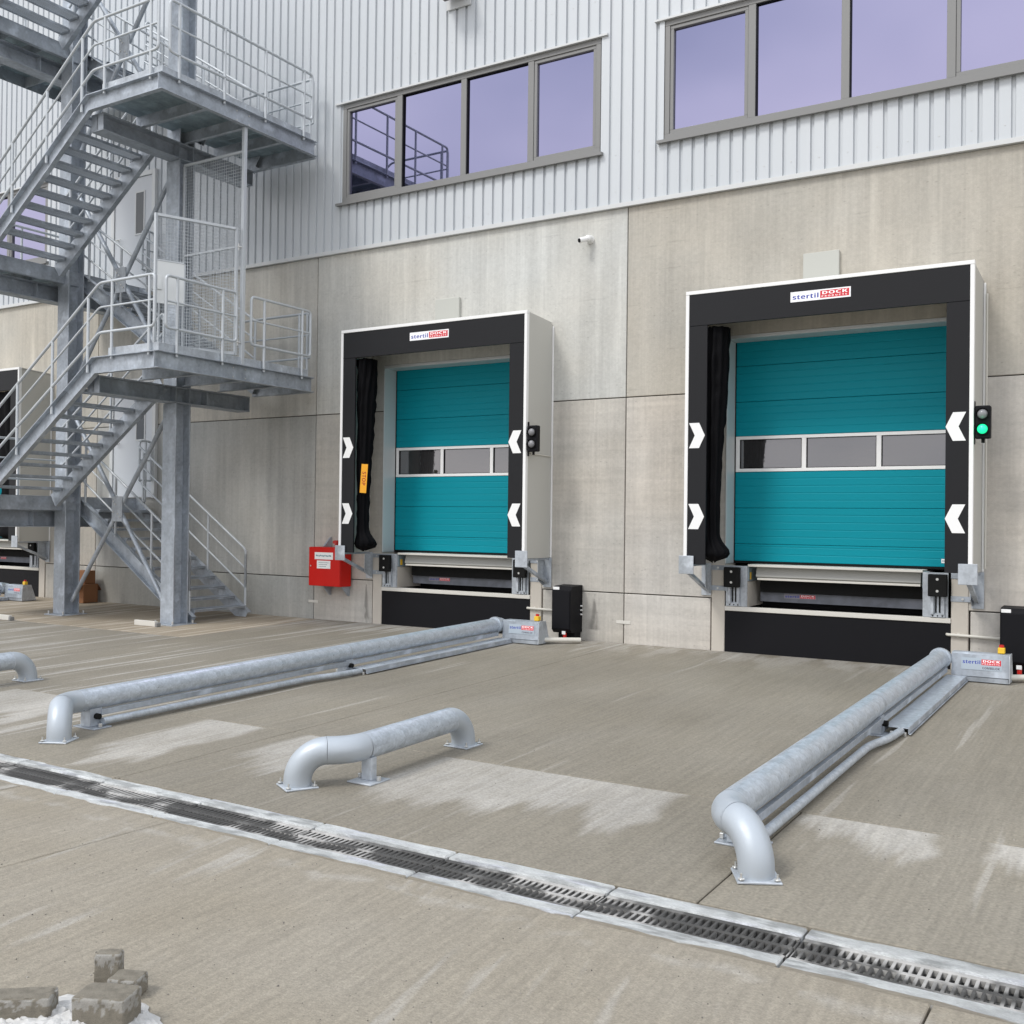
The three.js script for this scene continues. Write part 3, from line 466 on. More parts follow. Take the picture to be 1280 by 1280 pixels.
  for (const s of [0, 1]) {
    const X = (a) => (s ? 3.36 - a : a), po = part(lv, 'bumper_post');
    add(po, 'post', [box(X(0.31), X(0.596), 0.603, 1.135, -0.011, 0.014, 0.003), box(X(0.57), X(0.6), 0.935, 1.135, -0.5, -0.012, 0.003)], M.galvLight);
    add(po, 'slider_rail', [box(X(0.345), X(0.385), 0.64, 0.9, 0.015, 0.045), box(X(0.465), X(0.505), 0.64, 0.9, 0.015, 0.045), box(X(0.34), X(0.51), 0.605, 0.65, 0.015, 0.03)], M.galvLight);
    add(po, 'slot', [box(X(0.395), X(0.412), 0.66, 0.9, 0.015, 0.02, 0), box(X(0.437), X(0.454), 0.66, 0.9, 0.015, 0.02, 0)], M.rubber);
    add(po, 'rubber_bumper', box(X(0.31), X(0.522), 0.855, 1.118, 0.047, 0.115, 0.008), M.rubber);
    for (const y of [0.92, 1.06]) add(po, 'bolt', disc(X(0.416), y, 0.114, 0.016, 0.008, 8), M.bolt);
    for (const a of [0.37, 0.425, 0.48]) add(po, 'bolt', disc(X(a), 0.624, 0.03, 0.009, 0.006, 6), M.rubber);
    add(po, 'side_plate', [box(X(0.598), X(0.606), 0.94, 1.12, -0.42, -0.02)], M.plateGreen);
    if (!s) add(po, 'warning_strip', [box(0.6062, 0.61, 0.96, 1.05, -0.12, -0.07, 0)], M.yellow);
  }
  add(lv, 'platform_edge', box(0.6, 2.76, 1.128, 1.158, -0.3, 0.0, 0.003), M.offWhite);
  add(lv, 'lip_beam', prism([[-0.26, 1.122], [-0.12, 1.122], [-0.09, 1.0], [-0.11, 0.985], [-0.28, 0.985]], 0.68, 2.72, 'x'), std({ color: L(0.36, 0.36, 0.34), roughness: 0.55 }));
  add(lv, 'lip_flange', box(0.7, 2.72, 0.955, 0.982, -0.28, -0.08), M.offWhite);
  add(lv, 'pit_curtain', box(0.68, 2.74, 0.79, 0.952, -0.3, -0.27), M.rubber);
  add(lv, 'lower_plate', box(0.66, 2.76, 0.66, 0.79, -0.37, -0.34), std({ map: rep(galvTex, 2.6), color: L(0.42, 0.41, 0.43), roughness: 0.6 }));
  add(lv, 'pit_closure', box(0.6, 2.78, 0.57, 1.12, -0.7, -0.62), M.black);
  add(lv, 'logo_plate', plate(0.98, 1.4, 0.712, 0.776, -0.339), lipLogoMat);

  // shelter
  const s = thing('dock_shelter', lab.shel, 'dock shelter', [x0, 0, 0], 'dock shelters around the teal doors');
  add(s, 'header_panel', box(0.046, 3.364, 4.2, 4.599, 0.69, 0.726, 0.002), M.charcoal);
  add(s, 'leg_panel', box(0.046, 0.29, 1.165, 4.196, 0.69, 0.7245, 0.002), M.charcoal); add(s, 'leg_panel', box(3.12, 3.364, 1.165, 4.196, 0.69, 0.7245, 0.002), M.charcoal);
  add(s, 'edge_trim', box(0, 3.41, 4.6, 4.645, 0.67, 0.735, 0.003), M.white); add(s, 'edge_trim', box(0, 0.045, 1.165, 4.598, 0.67, 0.734, 0.003), M.white); add(s, 'edge_trim', box(3.365, 3.41, 1.165, 4.598, 0.67, 0.734, 0.003), M.white);
  add(s, 'side_panel', [prism([[0.003, 1.163], [0.668, 1.163], [0.668, 4.61], [0.003, 4.56]], 0.003, 0.028, 'x')], M.greyPanel);
  add(s, 'side_panel', [prism([[0.003, 1.163], [0.668, 1.163], [0.668, 2.64], [0.003, 2.63]], 3.382, 3.407, 'x')], M.greyPanel); add(s, 'side_panel', [prism([[0.003, 2.633], [0.668, 2.643], [0.668, 4.61], [0.003, 4.56]], 3.382, 3.407, 'x')], M.greyPanel);
  add(s, 'roof_panel', [prism([[0.003, 4.575], [0.668, 4.622], [0.668, 4.642], [0.003, 4.6]], 0.03, 3.38, 'x')], M.greyPanel);
  add(s, 'wall_flange', box(3.4095, 3.435, 1.163, 4.53, 0.002, 0.02), M.white); add(s, 'wall_flange', box(-0.025, 0.002, 1.163, 4.53, 0.002, 0.02), M.white);
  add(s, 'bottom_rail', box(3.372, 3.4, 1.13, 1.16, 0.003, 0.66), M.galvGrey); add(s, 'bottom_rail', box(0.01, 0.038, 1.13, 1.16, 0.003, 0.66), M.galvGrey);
  for (const f of [0, 1]) for (const y of [1.612, 2.642]) add(s, 'chevron', chev(f, y), M.white);
  add(s, 'logo_plate', plate(1.35, 2.065, 4.375, 4.497, 0.7265), logoMat);
  add(s, 'fabric_bag', curtain(0, 1, 300 + Math.round(x0)), M.fabric); if (!sticker && !fine) add(s, 'fabric_bag', curtain(3.15, -1, 330 + Math.round(x0), 3.2), M.fabric);
  if (sticker) { const p = add(s, 'warning_sticker', plate(0, 0.105, 0, 0.45, 0), stopMat); p.position.set(0.345, 2.1, 0.645); p.rotation.set(0.0, 0.35, -0.06); }
  for (const f of [0, 1]) {
    const X = (a) => (f ? 3.41 - a : a), b = part(s, 'support_bracket');
    add(b, 'impact_box', box(X(-0.055), X(0.145), 1.04, 1.272, 0.737, 0.752, 0.004), M.galvLight);
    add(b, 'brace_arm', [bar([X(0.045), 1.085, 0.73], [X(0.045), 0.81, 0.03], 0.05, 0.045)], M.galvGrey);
    add(b, 'gusset_plate', prism([[0.022, 0.76], [0.06, 0.76], [0.2, 0.84], [0.2, 1.128], [0.022, 1.128]], Math.min(X(0.088), X(0.098)), Math.max(X(0.088), X(0.098)), 'x'), M.galvLight);
    add(b, 'wall_plate', box(X(-0.03), X(0.105), 0.73, 1.158, 0.0135, 0.0215), M.galvLight);
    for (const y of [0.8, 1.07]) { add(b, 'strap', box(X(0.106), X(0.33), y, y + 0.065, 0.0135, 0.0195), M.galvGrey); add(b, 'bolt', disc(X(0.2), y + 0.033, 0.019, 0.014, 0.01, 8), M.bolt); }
  }
}
dock(DX[0], { lev: 'dock leveller and bumpers beside the red wall cabinet', shel: 'dark framed dock shelter with yellow sticker on its fabric bag' }, true, false);
dock(DX[1], { lev: 'dock leveller and bumpers below the green signal light', shel: 'dark framed dock shelter carrying the signal lit green' }, false, true);
dock(DX[2], { lev: 'dock leveller and bumpers seen behind the steel stair columns', shel: 'dark framed dock shelter behind the steel stair flights' }, false, false);

// signal lights
for (const [k, lit] of [[0, false], [1, true]]) {
  const t = thing('signal_light', lit ? 'black two lamp signal light showing green on the shelter' : 'black two lamp signal light with both lamps off', 'signal light', [DX[k] + 3.5, 2.66, 0.72], 'signal lights on the dock shelters');
  add(t, 'housing', [box(-0.08, 0.08, 0, 0.365, -0.1, 0, 0.012), box(-0.105, -0.0805, -0.06, 0.42, -0.07, -0.03, 0.003)], M.black);
  add(t, 'visor', [tube([[0, 0.27, 0], [0, 0.27, 0.03]], 0.066, 24, false), tube([[0, 0.105, 0], [0, 0.105, 0.03]], 0.066, 24, false)], M.rubber);
  const lens = (y) => { const g = new THREE.SphereGeometry(0.06, 24, 10, 0, Math.PI * 2, 0, 1.1); g.rotateX(Math.PI / 2); g.translate(0, y, -0.015); return g; };
  add(t, 'lens', lens(0.27), M.lensOff); add(t, 'lens', lens(0.105), lit ? M.lensGreen : M.lensOff);
  add(t, 'cable_gland', [rod([0, 0, -0.05], [0, -0.045, -0.05], 0.018)], M.rubber);
  if (lit) { const l = new THREE.PointLight(L(0.1, 1, 0.5), 0.02); l.position.set(0, 0.105, 0.1); l.shadow.radius = 2.5; l.castShadow = true; t.add(l); }
}
{ const t = thing('signal_conduit', 'thin white conduit from the unlit signal light to the wall', 'conduit', [DX[0] + 3.418, 2.63, 0]); add(t, 'pipe', rod([0, 0, 0.03], [0, 0.01, 0.62], 0.009), M.conduit); }
{ const t = thing('signal_conduit', 'white conduit running down beside the green signal light', 'conduit', [DX[1] + 3.45, 0, 0.03]); add(t, 'pipe', rod([0, 1.2, 0], [0, 4.4, 0], 0.011), M.conduit); }
// cover boxes above the shelters
const coverMat = std({ color: L(0.5, 0.505, 0.465), roughness: 0.6 });
for (const [x, l] of [[DX[0] + 1.32, 'grey cover plate above the shelter with yellow sticker'], [DX[1] + 1.3, 'grey cover plate above the shelter with green signal']]) { const t = thing('cover_plate', l, 'cover plate', [x, 4.6, 0]); add(t, 'cover', box(0, 0.45, 0, 0.525, 0.002, 0.05, 0.004), coverMat); }

// control cabinets
for (const [k, l] of [[0, 'black control cabinet on wall between the two teal docks'], [1, 'black control cabinet beside the dock with green signal']]) {
  const t = thing('control_cabinet', l, 'cabinet', [DX[k] + 3.65, 0.12, 0], 'black control cabinets by the docks');
  add(t, 'cabinet_body', prism([[0.012, 0], [0.31, 0], [0.36, 0.05], [0.36, 0.6], [0.3, 0.655], [0.012, 0.665]], 0, 0.3, 'x'), M.black);
  add(t, 'cabinet_door', box(0.012, 0.288, 0.06, 0.595, 0.361, 0.372, 0.004), M.black);
  add(t, 'label', box(0.01, 0.11, 0.6, 0.645, 0.345, 0.352), M.white);
  for (const y of [0.25, 0.31, 0.37]) add(t, 'cable_gland', tube([[0.3, y, 0.06], [0.325, y, 0.06]], 0.012, 8), M.white);
  add(t, 'foot', box(0.02, 0.28, -0.1, -0.001, 0.02, 0.2), M.black);
  add(t, 'red_plug', [tube([[0.2, -0.07, 0.34], [0.2, 0.0, 0.34]], 0.026, 10)], M.cap); add(t, 'plug_label', box(0.17, 0.225, -0.015, 0.03, 0.366, 0.37, 0), M.white);
  const c = thing('supply_conduit', k ? 'cream conduit from pit to cabinet at the green signal dock' : 'cream conduit from pit to cabinet between the docks', 'conduit', [DX[k], 0.405, 0], 'conduits feeding the control cabinets');
  add(c, 'pipe', tube(roundPath([[3.03, 0.005, -0.03], [3.05, 0.005, 0.035], [3.66, -0.005, 0.04]], 0.02), 0.018, 10), M.conduit); add(c, 'clip', box(3.15, 3.18, -0.03, 0.03, 0.013, 0.026), M.conduit);
}

// red wall cabinet
{
  const t = thing('red_cabinet', 'bright red wall cabinet with two white labels', 'cabinet', [-11.92, 0.58, 0]);
  add(t, 'cabinet_body', box(0, 0.68, 0, 0.64, 0.03, 0.29, 0.008), M.red); add(t, 'cabinet_door', box(0.004, 0.676, 0.004, 0.636, 0.2905, 0.312, 0.006), M.red);
  add(t, 'label', plate(0.135, 0.53, 0.44, 0.555, 0.3125), redLabels); add(t, 'label', plate(0.185, 0.475, 0.29, 0.42, 0.3125), redLabels2);
  add(t, 'lock', disc(0.05, 0.33, 0.312, 0.012, 0.008, 10), M.bolt);
  for (const x of [0.2, 0.6]) { add(t, 'wall_bracket', prism([[0.003, -0.16], [0.03, -0.16], [0.2, -0.004], [0.003, -0.004]], x, x + 0.03, 'x'), M.galv); add(t, 'wall_bracket', prism([[0.003, 0.8], [0.03, 0.8], [0.2, 0.645], [0.003, 0.645]], x, x + 0.03, 'x'), M.galv); }
  add(t, 'lamp_stem', tube([[0.5, 0.64, 0.2], [0.5, 0.7, 0.2]], 0.028, 14), M.cap); add(t, 'lamp_cap', tube([[0.5, 0.7, 0.2], [0.5, 0.715, 0.2], [0.5, 0.745, 0.2], [0.5, 0.755, 0.2]], (u) => [0.05, 0.062, 0.058, 0.03][Math.round(u * 3)], 18), M.cap);
  const c = thing('alarm_sounder', 'grey round sounder on pale plate above the red cabinet', 'sounder', [-11.28, 1.42, 0]); add(c, 'back_plate', box(-0.12, 0.12, -0.1, 0.2, 0.003, 0.02), M.offWhite); add(c, 'horn', tube([[0, -0.02, 0.02], [0, -0.02, 0.06], [0, -0.02, 0.11]], (u) => 0.09 - 0.03 * u, 18), M.lensOff);
}
// crack gauges taped over the panel joints
for (const [x, l] of [[A, 'small cream strip across joint below the red cabinet'], [B, 'small cream strip across joint beside black cabinet']]) { const t = thing('joint_strip', l, 'strip', [x, 0.27, 0]); add(t, 'strip', box(-0.11, 0.11, 0, 0.045, 0.001, 0.008), M.offWhite); }
// security camera
{
  const t = thing('security_camera', 'small white security camera on concrete below the cladding', 'camera', [-6.9, 5.72, 0]);
  add(t, 'base', tube([[0, 0, 0.001], [0, 0, 0.04], [0, 0, 0.06]], (u) => [0.06, 0.058, 0.04][Math.round(u * 2)], 20), M.white);
  const g = new THREE.SphereGeometry(0.048, 20, 14); g.translate(0, 0, 0.085); add(t, 'ball_joint', g.toNonIndexed(), M.white);
  add(t, 'camera_body', tube([[0, 0, 0.085], [-0.05, -0.03, 0.16], [-0.075, -0.045, 0.2]], 0.038, 18), M.white); add(t, 'lens', tube([[-0.075, -0.045, 0.2], [-0.078, -0.047, 0.206]], 0.03, 16), M.black);
}
// floodlight on the cladding
{
  const t = thing('floodlight', 'grey floodlight on a wall plate high on the cladding', 'floodlight', [-9.2, 9.6, 0.05]);
  add(t, 'wall_plate', box(-0.23, 0.22, 0, 0.5, 0, 0.03), M.cladTrim); add(t, 'arm', [bar([0, 0.25, 0.03], [0, 0.22, 0.2], 0.05, 0.05)], M.frame);
  add(t, 'housing', prism([[0.12, 0.1], [0.5, 0.16], [0.5, 0.24], [0.2, 0.34], [0.12, 0.3]], -0.2, 0.2, 'x'), M.frame); add(t, 'glass', prism([[0.15, 0.097], [0.48, 0.148], [0.48, 0.153], [0.15, 0.102]], -0.17, 0.17, 'x'), M.darkGlass);
}

// ---------- wheel guides ----------
function bend(p, dir, axis, ang, r, n = 8) { // points along an arc starting at p in direction dir turning about axis
  const out = [], d = dir.clone().normalize(), c = p.clone().addScaledVector(axis.clone().cross(d).normalize(), r);
  for (let i = 1; i <= n; i++) out.push(p.clone().sub(c).applyAxisAngle(axis, (ang * i) / n).add(c)); return { pts: out, dir: d.applyAxisAngle(axis, ang) };
}
const H = 0.24, RP = 0.096, UPV = new THREE.Vector3(0, 1, 0);
function footPlate(parent, x, y, z, yaw) {
  const g = box(-0.115, 0.115, 0.0, 0.012, -0.115, 0.115, 0.003); g.rotateY(yaw); g.translate(x, y, z); add(parent, 'foot_plate', g, M.galvLight);
  for (const [a, b] of [[-0.092, -0.092], [0.092, -0.092], [0.092, 0.092], [-0.092, 0.092]]) { const q = [box(-0.014, 0.014, 0.0145, 0.026, -0.014, 0.014, 0.004), rod([0, 0.02, 0], [0, 0.05, 0], 0.006, 6)]; for (const k of q) { k.rotateY(0.4); k.translate(a, 0, b); k.rotateY(yaw); k.translate(x, y, z); } add(parent, 'anchor_bolt', q, M.bolt); }
}
function endPiece(parent, x, z, side, flare) { // flared bend then elbow down to a bolted foot; returns nothing
  const rb = 0.3, re = 0.205, y = gy(z) + H, p0 = new THREE.Vector3(x, y, z), d0 = new THREE.Vector3(0, -0.02, 1).normalize();
  const a = bend(p0, d0, UPV.clone().multiplyScalar(side), flare, rb, 6), p1 = a.pts[a.pts.length - 1], down = a.dir.clone().cross(UPV).normalize().multiplyScalar(-1), e = bend(p1, a.dir, down, Math.PI / 2, re, 12), p2 = e.pts[e.pts.length - 1];
  const yb = gy(p2.z) + 0.012;
  add(parent, 'flared_bend', tube([p0, ...a.pts], RP, 28, false), M.elbow);
  add(parent, 'end_elbow', tube([p1, ...e.pts, new THREE.Vector3(p2.x, yb, p2.z)], RP, 28, false), M.elbow);
  for (const [p, d] of [[p1, a.dir], [p0, d0]]) add(parent, 'weld_seam', tube([p.clone().addScaledVector(d, -0.004), p.clone().addScaledVector(d, 0.004)], RP + 0.0011, 28, false), M.elbow);
  footPlate(parent, p2.x, yb - 0.012, p2.z, 0.5 * side);
}
function longGuide(x, lab) {
  const t = thing('wheel_guide', lab, 'wheel guide', [0, 0, 0], 'long wheel guides with lock drives'), zs = 7.52, z0 = 0.86, yz = (z, h) => gy(z) + h;
  add(t, 'guide_pipe', tube([[x, yz(z0, H), z0], [x, yz(3.2, H), 3.2], [x, yz(zs, H), zs]], RP, 32), M.pipe);
  add(t, 'pipe_joint', tube([[x, yz(4.02, H), 4.02], [x, yz(4.04, H), 4.04]], RP + 0.0025, 32, false), M.galvLight);
  endPiece(t, x, zs, 1, 0.88);
  // pipe collar and drive box
  add(t, 'pipe_collar', [tube([[x, yz(z0, H), z0 + 0.03], [x, yz(z0, H), z0 - 0.02]], RP + 0.02, 32), tube([[x, yz(z0, H), z0 - 0.02], [x + 0.01, yz(z0, H), z0 - 0.13], [x + 0.04, yz(z0, H) - 0.02, z0 - 0.2]], (u) => RP + 0.016 - u * 0.04, 28)], M.pipe);
  const bx = x + 0.115, bw = 0.575, D = part(t, 'drive_box'); const prof = (a, b) => [[0.36, a], [0.86, a], [0.86 - 0.0, a + 0.02], [0.825, b], [0.5, b]];
  add(D, 'box_cover', prism([[0.56, 0.052], [0.853, 0.052], [0.832, 0.29], [0.812, 0.303], [0.66, 0.303]], bx, bx + bw, 'x'), M.galv);
  add(D, 'box_base', prism([[0.565, -0.005], [0.842, -0.005], [0.85, 0.045], [0.56, 0.045]], bx + 0.06, bx + bw - 0.004, 'x'), M.galv);
  add(D, 'end_cap', prism([[0.545, 0.0], [0.858, 0.0], [0.84, 0.296], [0.815, 0.307], [0.655, 0.307]], bx + bw + 0.002, bx + bw + 0.012, 'x'), M.galvLight);
  const lp = plate(0, 0.41, 0, 0.128, 0); lp.rotateX(-0.088); lp.translate(bx + 0.1, 0.125, 0.8485); add(D, 'logo_plate', lp, lokMat);
  add(D, 'push_button_box', box(bx + bw - 0.12, bx + bw - 0.05, 0.308, 0.372, 0.69, 0.76, 0.006), M.yellow); add(D, 'push_button', tube([[bx + bw - 0.085, 0.373, 0.725], [bx + bw - 0.085, 0.393, 0.725], [bx + bw - 0.085, 0.402, 0.725]], (u) => [0.022, 0.028, 0.02][Math.round(u * 2)], 16), M.cap);
  // cover tray from the box to the middle support
  const tr = part(t, 'chain_tray'), tz0 = 0.875, tz1 = 4.0, tx0 = x + 0.02 + 0.06, tx1 = tx0 + 0.19;
  const slopeBox = (a, b, c, d, e, f) => { const g = box(a, b, c, d, e, f, 0.003), p = g.attributes.position; for (let i = 0; i < p.count; i++) p.setY(i, p.getY(i) + gy(p.getZ(i))); return g; };
  add(tr, 'tray_cover', slopeBox(tx0, tx1, 0.062, 0.07, tz0, tz1), M.pipe); add(tr, 'tray_side', slopeBox(tx1 + 0.001, tx1 + 0.006, 0.02, 0.069, tz0, tz1), M.galv); add(tr, 'tray_side', slopeBox(tx0 - 0.006, tx0 - 0.001, 0.02, 0.069, tz0, tz1), M.galv);
  add(tr, 'tray_lip', slopeBox(tx1 + 0.007, tx1 + 0.022, 0.014, 0.02, tz0, tz1), M.galv); add(tr, 'anchor_bolt', slopeBox(tx1 - 0.03, tx1 - 0.01, 0.0, 0.035, tz1 + 0.004, tz1 + 0.03), M.bolt);
  // slide rail under the pipe and the hose tube
  add(t, 'slide_rail', [slopeBox(x + 0.045, x + 0.085, 0.1, 0.15, 0.9, 7.34)], M.galvGrey);
  add(t, 'hose_tube', tube(roundPath([[x + 0.125, yz(7.36, 0.055), 7.36], [x + 0.125, yz(4.75, 0.055), 4.75], [x + 0.2, yz(4.4, 0.05), 4.4], [x + 0.215, yz(4.02, 0.045), 4.02]], 0.16, 8), 0.031, 14), M.pipe);
  for (const z of [7.42, 4.08]) { const sp = part(t, 'pipe_support'); add(sp, 'saddle', [slopeBox(x - 0.055, x + 0.075, 0.012, 0.165, z - 0.09, z + 0.03)], M.galv); add(sp, 'foot_plate', slopeBox(x - 0.12, x + 0.17, 0.0, 0.0115, z - 0.12, z + 0.06), M.galv); for (const a of [-0.1, 0.15]) add(sp, 'anchor_bolt', slopeBox(x + a - 0.012, x + a + 0.012, 0.012, 0.045, z - 0.03, z - 0.006), M.bolt); add(sp, 'roller', tube([[x + 0.076, yz(z, 0.1), z - 0.03], [x + 0.12, yz(z, 0.1), z - 0.03]], 0.026, 12), M.rubber); }
}
const GX = DX[1] + 3.105;
longGuide(GX, 'long steel pipe wheel guide ending at the dock with green signal'); longGuide(GX - 5.86, 'long steel pipe wheel guide ending between the two docks'); longGuide(DX[2] + 3.105, 'long steel pipe wheel guide whose drive box sits behind the stair');
function shortGuide(x, lab) {
  const t = thing('short_wheel_guide', lab, 'wheel guide', [0, 0, 0], 'short wheel guides'), z0 = 6.46, z1 = 7.5;
  add(t, 'guide_pipe', tube([[x, gy(z0) + H, z0], [x, gy(z1) + H, z1]], RP, 32, false), M.pipe);
  endPiece(t, x, z1, -1, 0.92);
  const p0 = new THREE.Vector3(x, gy(z0) + H, z0), d = new THREE.Vector3(0, 0.02, -1).normalize(), e = bend(p0, d, new THREE.Vector3(-1, 0, 0), Math.PI / 2, 0.205, 12), p2 = e.pts[e.pts.length - 1], yb = gy(p2.z) + 0.012;
  add(t, 'end_elbow', tube([p0, ...e.pts, new THREE.Vector3(p2.x, yb, p2.z)], RP, 28, false), M.elbow); add(t, 'weld_seam', tube([p0.clone().addScaledVector(d, -0.005), p0.clone().addScaledVector(d, 0.005)], RP + 0.002, 28, false), M.galvLight);
  footPlate(t, p2.x, yb - 0.012, p2.z, 0);
  const sp = part(t, 'pipe_support'), ys = gy(7.52); add(sp, 'leg', box(x - 0.006, x + 0.085, ys + 0.012, ys + 0.17, 7.45, 7.51), M.galvLight); add(sp, 'foot_plate', box(x - 0.06, x + 0.15, ys, ys + 0.012, 7.38, 7.6), M.galvLight); for (const a of [-0.04, 0.13]) add(sp, 'anchor_bolt', box(x + a - 0.012, x + a + 0.012, ys + 0.0125, ys + 0.045, 7.47, 7.494), M.bolt);
}
shortGuide(-4.735, 'short bent steel pipe guide standing alone beside drain'); shortGuide(-4.735 - 5.79, 'short bent steel pipe guide on yard before the stair');
for (const [x, l] of [[GX - 5.86 + 0.7, 'grey ground pipe from drive box to cabinet between docks'], [GX + 0.7, 'grey ground pipe from drive box beside the green signal dock']]) { const t = thing('ground_conduit', l, 'conduit', [x, 0, 0]); add(t, 'pipe', tube(roundPath([[-0.02, 0.045, 0.66], [0.1, 0.045, 0.58], [0.38, 0.04, 0.34]], 0.06), 0.034, 12), M.conduit); }

// ---------- steel stair tower ----------
{
  const T = thing('stair_tower', 'galvanised steel stair tower with landings, railings and cross bracing', 'stairs');
  const XE = -11.9, ZF = 3.44, ZR = 0.33, ZI = 2.16, XH = -16.15, XW = -17.95, LM = [4.014, 7.914, 11.8], LH = [2.02, 5.96, 9.87], HC = 0.245;
  // columns (H sections) with base plates
  const hcol = (x0, y0, y1) => [box(x0, x0 + 0.305, y0, y1, 1.93, 1.95), box(x0, x0 + 0.305, y0, y1, 1.65, 1.67), box(x0 + 0.146, x0 + 0.159, y0, y1, 1.671, 1.929, 0)];
  const hbeamZ = (xc, w, y0, y1, z0, z1) => [box(xc - w / 2, xc + w / 2, y0, y0 + 0.018, z0, z1), box(xc - w / 2, xc + w / 2, y1 - 0.018, y1, z0, z1), box(xc - 0.007, xc + 0.007, y0 + 0.0185, y1 - 0.0185, z0, z1, 0)];
  const stiff = (xc, w, y0, y1, z) => box(xc - w / 2, xc + w / 2, y0 + 0.019, y1 - 0.019, z - 0.006, z + 0.006, 0);
  for (const [x0, segs] of [[-16.35, [[-0.02, 11.4]]], [-13.575, [[-0.02, 3.5], [3.77, 7.39], [7.665, 11.4]]]]) {
    for (const [a, b] of segs) add(T, 'column', hcol(x0, a, b), M.galv);
    const bp = part(T, 'column_base'); add(bp, 'base_plate', box(x0 - 0.1, x0 + 0.405, -0.048, -0.021, 1.55, 2.05), M.galv);
    for (const [a, c] of [[-0.05, 1.6], [0.355, 1.6], [0.355, 2.0], [-0.05, 2.0]]) add(bp, 'anchor_bolt', tube([[x0 + a, -0.021, c], [x0 + a, 0.03, c]], 0.016, 6), M.bolt);
  }
  // cantilever beams
  const XB = -13.42;
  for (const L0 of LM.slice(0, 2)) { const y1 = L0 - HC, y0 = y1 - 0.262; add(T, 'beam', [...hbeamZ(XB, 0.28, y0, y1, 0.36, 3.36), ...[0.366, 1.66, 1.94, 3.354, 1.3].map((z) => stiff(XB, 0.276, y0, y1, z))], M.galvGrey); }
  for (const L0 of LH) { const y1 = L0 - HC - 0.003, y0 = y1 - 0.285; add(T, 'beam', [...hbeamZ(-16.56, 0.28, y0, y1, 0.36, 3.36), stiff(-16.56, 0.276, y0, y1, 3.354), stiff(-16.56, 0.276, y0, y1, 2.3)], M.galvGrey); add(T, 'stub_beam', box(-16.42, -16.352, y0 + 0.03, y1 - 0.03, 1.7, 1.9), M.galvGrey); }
  // cross bracing
  for (const [y0, y1] of [[0.2, 3.42], [4.0, 7.3], [7.95, 11.2]]) {
    const br = part(T, 'cross_brace'), xa = -16.04, xb = -13.58, xc = (xa + xb) / 2, yc = (y0 + y1) / 2;
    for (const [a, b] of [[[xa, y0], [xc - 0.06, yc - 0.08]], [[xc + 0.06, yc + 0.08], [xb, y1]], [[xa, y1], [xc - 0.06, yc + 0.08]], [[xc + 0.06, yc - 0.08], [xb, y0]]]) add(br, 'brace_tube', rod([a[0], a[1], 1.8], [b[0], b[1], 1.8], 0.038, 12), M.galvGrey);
    add(br, 'gusset_plate', box(xc - 0.13, xc + 0.13, yc - 0.21, yc + 0.21, 1.84, 1.852, 0.002), M.galvLight);
    for (const [a, b] of [[-0.08, 0.13], [-0.03, 0.08], [0.08, -0.13], [0.03, -0.08], [-0.08, -0.05]]) add(br, 'bolt', disc(xc + a, yc + b, 1.852, 0.015, 0.012, 6), M.bolt);
  }
  // one flight: low point, high point on the top edge of the stringers
  const chan = (pts, z, out) => { // channel web with outward flanges
    const o = out * 0.07, f0 = Math.min(0, o), f1 = Math.max(0, o), low = 0.012;
    return [band(pts, HC, z + (out > 0 ? -0.01 : 0.001), z + (out > 0 ? -0.001 : 0.01)), band(pts, low, z + f0, z + f1), band(offset(pts, HC - low), low, z + f0, z + f1)];
  };
  function offset(pts, h) { const n = []; for (let i = 0; i < pts.length - 1; i++) { const dx = pts[i + 1][0] - pts[i][0], dy = pts[i + 1][1] - pts[i][1], l = Math.hypot(dx, dy), s = 1; n.push([dy / l * s, -dx / l * s]); } return pts.map((p, i) => { const a = n[Math.max(0, i - 1)], b = n[Math.min(n.length - 1, i)]; let mx = a[0] + b[0], my = a[1] + b[1]; const l = Math.hypot(mx, my); mx /= l; my /= l; const k = h / (mx * b[0] + my * b[1]); return [p[0] + mx * k, p[1] + my * k]; }); }
  const treadGeo = (w) => { const g = [box(-0.135, -0.127, -0.045, 0, 0, w), box(0.127, 0.135, -0.045, 0, 0, w), box(-0.126, 0.126, -0.07, 0, 0, 0.006), box(-0.126, 0.126, -0.07, 0, w - 0.006, w), box(-0.165, -0.136, -0.012, 0, 0, w)]; for (let z = 0.034; z < w - 0.02; z += 0.034) g.push(box(-0.126, 0.126, -0.035, -0.001, z, z + 0.003, 0)); for (let x = -0.095; x < 0.12; x += 0.038) g.push(box(x, x + 0.003, -0.02, -0.004, 0.007, w - 0.007, 0)); return mergeGeometries(g); };
  const TG = treadGeo(1.24), TR_ = treadGeo(1.1);
  const flat = M.galv;
  // rail set along a polyline in the xy plane (constant z) or zy plane
  const tubeR = 0.0215;
  function rails(parent, P, heights, posts, closeEnds = [false, false], foot = 0.06) { // P: array of Vector3 on the base line; posts: indices param list of Vector3
    const up = (p, h) => new THREE.Vector3(p.x, p.y + h, p.z);
    const top = P.map((p) => up(p, heights[0])), lowp = P.map((p) => up(p, heights[2])); let path = top.slice();
    if (closeEnds[0]) path = [lowp[0], ...path]; if (closeEnds[1]) path = [...path, lowp[lowp.length - 1]];
    add(parent, 'top_rail', tube(roundPath(path, 0.075, 5), tubeR, 10), M.rail);
    add(parent, 'mid_rail', tube(roundPath(P.map((p) => up(p, heights[1])), 0.05, 3), tubeR * 0.72, 8), M.rail);
    add(parent, 'lower_rail', tube(roundPath(lowp, 0.05, 3), tubeR * 0.85, 8), M.rail);
